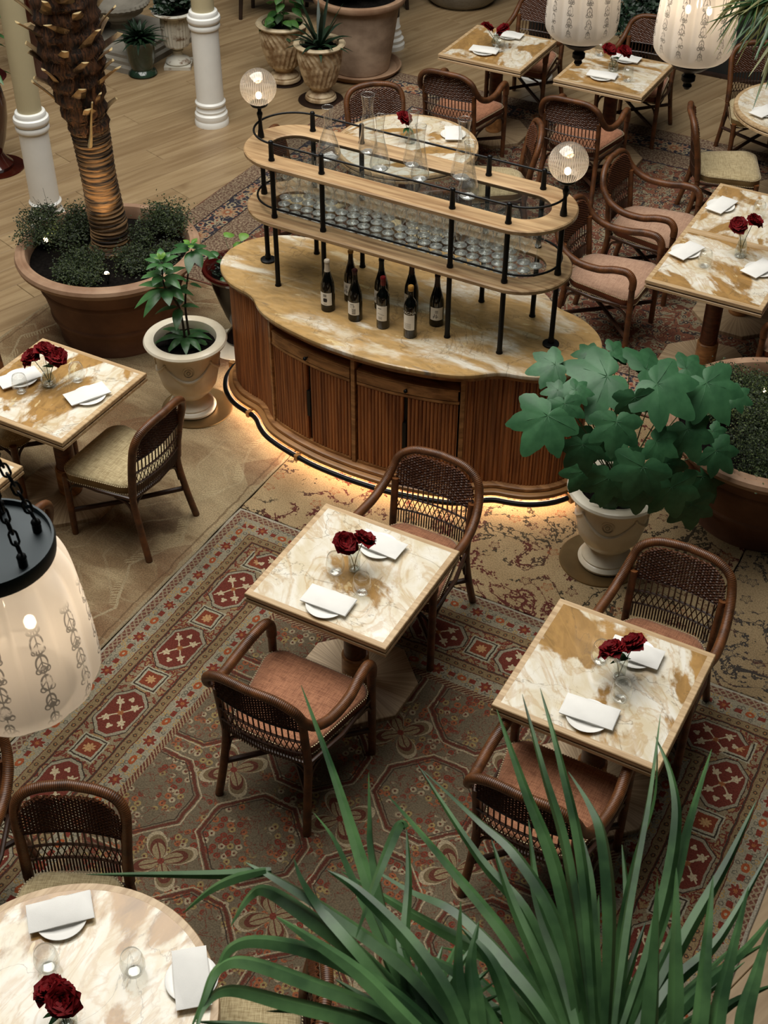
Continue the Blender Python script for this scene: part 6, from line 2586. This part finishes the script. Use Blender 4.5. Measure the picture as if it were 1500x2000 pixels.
# a lower fan, pointing left, with bent and drooping leaflets
fan2 = fan
F2 = fan2.location.copy()
R2 = [
    ([(860, 2060, 2.4), (767, 1864, 2.55), (715, 1710, 2.66), (654, 1519, 2.78), (588, 1338, 2.9)], .034, .1),
    ([(850, 2040, 2.4), (760, 1820, 2.5), (726, 1670, 2.58), (722, 1590, 2.62), (720, 1508, 2.66)], .028, .7),
    ([(840, 2050, 2.4), (740, 1830, 2.5), (690, 1720, 2.56), (652, 1640, 2.6), (613, 1588, 2.62)], .034, .8),
    ([(800, 2040, 2.4), (790, 1860, 2.46), (798, 1720, 2.54), (794, 1618, 2.6)], .022, .2),
    ([(794, 1618, 2.6), (780, 1612, 2.6), (750, 1680, 2.52), (720, 1760, 2.46), (695, 1832, 2.42)], .024, .3),
    ([(860, 2060, 2.35), (700, 1860, 2.42), (630, 1780, 2.48), (590, 1720, 2.5), (574, 1676, 2.52)], .042, .7),
    ([(940, 2080, 2.3), (800, 1900, 2.4), (640, 1780, 2.48), (530, 1712, 2.52), (480, 1684, 2.55)], .038, .5),
    ([(530, 1700, 2.54), (500, 1704, 2.54), (430, 1708, 2.56), (300, 1708, 2.6), (168, 1708, 2.64)], .022, -.2),
    ([(900, 2080, 2.35), (740, 1900, 2.44), (600, 1790, 2.5), (520, 1740, 2.54), (485, 1755, 2.54), (450, 1810, 2.5)], .040, .3),
    ([(520, 1700, 2.5), (460, 1716, 2.5), (410, 1740, 2.5), (358, 1783, 2.5)], .024, .3),
    ([(930, 2090, 2.3), (780, 1950, 2.36), (640, 1870, 2.4), (520, 1840, 2.42), (455, 1850, 2.42), (425, 1900, 2.4), (400, 1975, 2.36)], .036, .3),
    ([(930, 2100, 2.3), (760, 1985, 2.34), (600, 1920, 2.38), (480, 1880, 2.4), (425, 1895, 2.4), (395, 1960, 2.36), (372, 2010, 2.34)], .038, .4),
    ([(930, 2110, 2.3), (740, 2010, 2.34), (560, 1960, 2.38), (450, 1935, 2.4), (400, 1965, 2.36), (380, 2030, 2.3)], .036, .3),
    ([(930, 2120, 2.3), (700, 2060, 2.34), (520, 2010, 2.36), (380, 1995, 2.36)], .032, .1),
    ([(930, 2120, 2.25), (800, 2000, 2.3), (700, 1900, 2.35), (600, 1830, 2.4), (540, 1790, 2.42)], .036, .2),
    ([(940, 2120, 2.25), (880, 1960, 2.3), (800, 1840, 2.36), (700, 1740, 2.42), (640, 1700, 2.46)], .036, -.1),
    ([(950, 2120, 2.25), (930, 1960, 2.3), (920, 1880, 2.34), (935, 1800, 2.38)], .032, .0),
    ([(860, 2090, 2.35), (830, 1960, 2.4), (790, 1880, 2.44), (770, 1790, 2.5)], .030, .3),
    ([(900, 2120, 2.3), (870, 2010, 2.36), (830, 1930, 2.4), (840, 1870, 2.44)], .030, .6),
    ([(880, 2110, 2.3), (780, 2030, 2.34), (640, 1980, 2.38), (520, 1975, 2.4)], .032, .3),
    ([(900, 2100, 2.3), (905, 2000, 2.3), (895, 1900, 2.32), (900, 1760, 2.36)], .040, -.5),
    ([(1000, 2110, 2.25), (960, 2000, 2.3), (890, 1900, 2.34), (780, 1850, 2.38)], .036, .3),
    ([(1010, 2110, 2.25), (1000, 1990, 2.3), (960, 1880, 2.34), (900, 1810, 2.38)], .036, -.2),
]
for pix, w, tw in R2:
    frond(pix, w, 'palm_leaf', tw, par=fan2, origin=F2)
# radiating inner segments of the lower fan, and its stalk
for k in range(22):
    a = math.radians(-172 + k * 8.2)
    rr = RD.uniform(150, 210)
    frond([(815, 2015, 2.42), (815 + rr * .5 * cos(a), 2015 + rr * .5 * sin(a), 2.45), (815 + rr * cos(a), 2015 + rr * sin(a), 2.50)], .022, 'palm_leaf', .2 * (-1) ** k, .5, par=fan2, origin=F2)
for k in range(30):
    a = math.radians(-168 + k * 5.4)
    rr = RD.uniform(260, 420)
    frond([(1150, 2120, 2.62), (1150 + rr * .5 * cos(a), 2120 + rr * .5 * sin(a), 2.70), (1150 + rr * cos(a), 2120 + rr * sin(a), 2.80)], .030, 'palm_leaf', .25 * (-1) ** k, .5)
s0 = atd(1150, 2110, 2.55) - F0
G().tube([s0, s0 + Vector((.02, -.1, -.35)), Vector((.1, -.25, -1.0))], [.012, .014, .02], 8).build('stalk', 'stem', fan)
G().tube([Vector((.1, -.25, -.92)), Vector((.1, -.26, -1.6)), Vector((.1, -.25, -F0.z + .02))], [.07, .085, .10], 16).build('trunk', 'fibre', fan)
s0 = atd(860, 2070, 2.4) - F2
G().tube([s0, s0 + Vector((.1, -.1, -.35)), F0 - F2 + Vector((.1, -.25, -1.0))], [.010, .012, .018], 8).build('stalk', 'stem', fan2)

# fronds hanging into the upper right corner
fan3 = thing('palm_frond', 'thin olive palm frond hanging into the upper right corner before the lantern', 'palm leaf', tuple(atd(1560, -60, 4.4)))
F3 = fan3.location.copy()
r = random.Random(17)
tips = [(1378, 68), (1386, 70), (1392, 110), (1400, 82), (1410, 108), (1419, 106), (1437, 128), (1402, 60), (1412, 40), (1456, 80), (1400, 30), (1428, 88), (1445, 100), (1380, 45), (1372, 18)]
for k, (u, v) in enumerate(tips):
    ox, oy = 1500 + k * 6, -70 + k * 5
    for m_2 in range(4):
        ju, jv = u + m_2 * r.uniform(8, 40), v - m_2 * r.uniform(-6, 26)
        frond([(ox, oy, 4.4), (ox + (ju - ox) * .5 + r.uniform(-4, 4), oy + (jv - oy) * .46 - 6, 4.4), (ju, jv, 4.35)], .013, 'palm_dry' if (k + m_2) % 2 == 0 else 'palm_leaf', r.uniform(-.9, .9), .4, par=fan3, origin=F3)
for k, (u, v) in enumerate(((1473, 118), (1480, 190), (1470, 214), (1487, 150), (1495, 175), (1462, 150), (1490, 95), (1500, 210))):
    ox, oy = 1540 + k * 3, -40 + k * 8
    frond([(ox, oy, 4.3), (ox + (u - ox) * .45, oy + (v - oy) * .5, 4.3), (u, v, 4.25)], .020, 'palm_dry' if k % 2 else 'palm_leaf', r.uniform(-.5, .5), .4, par=fan3, origin=F3)
G().tube([atd(1500, -72, 4.42) - F3, atd(1600, 20, 4.38) - F3, atd(1760, 40, 4.3) - F3], [.006, .008, .012], 8).build('stalk', 'stem', fan3)
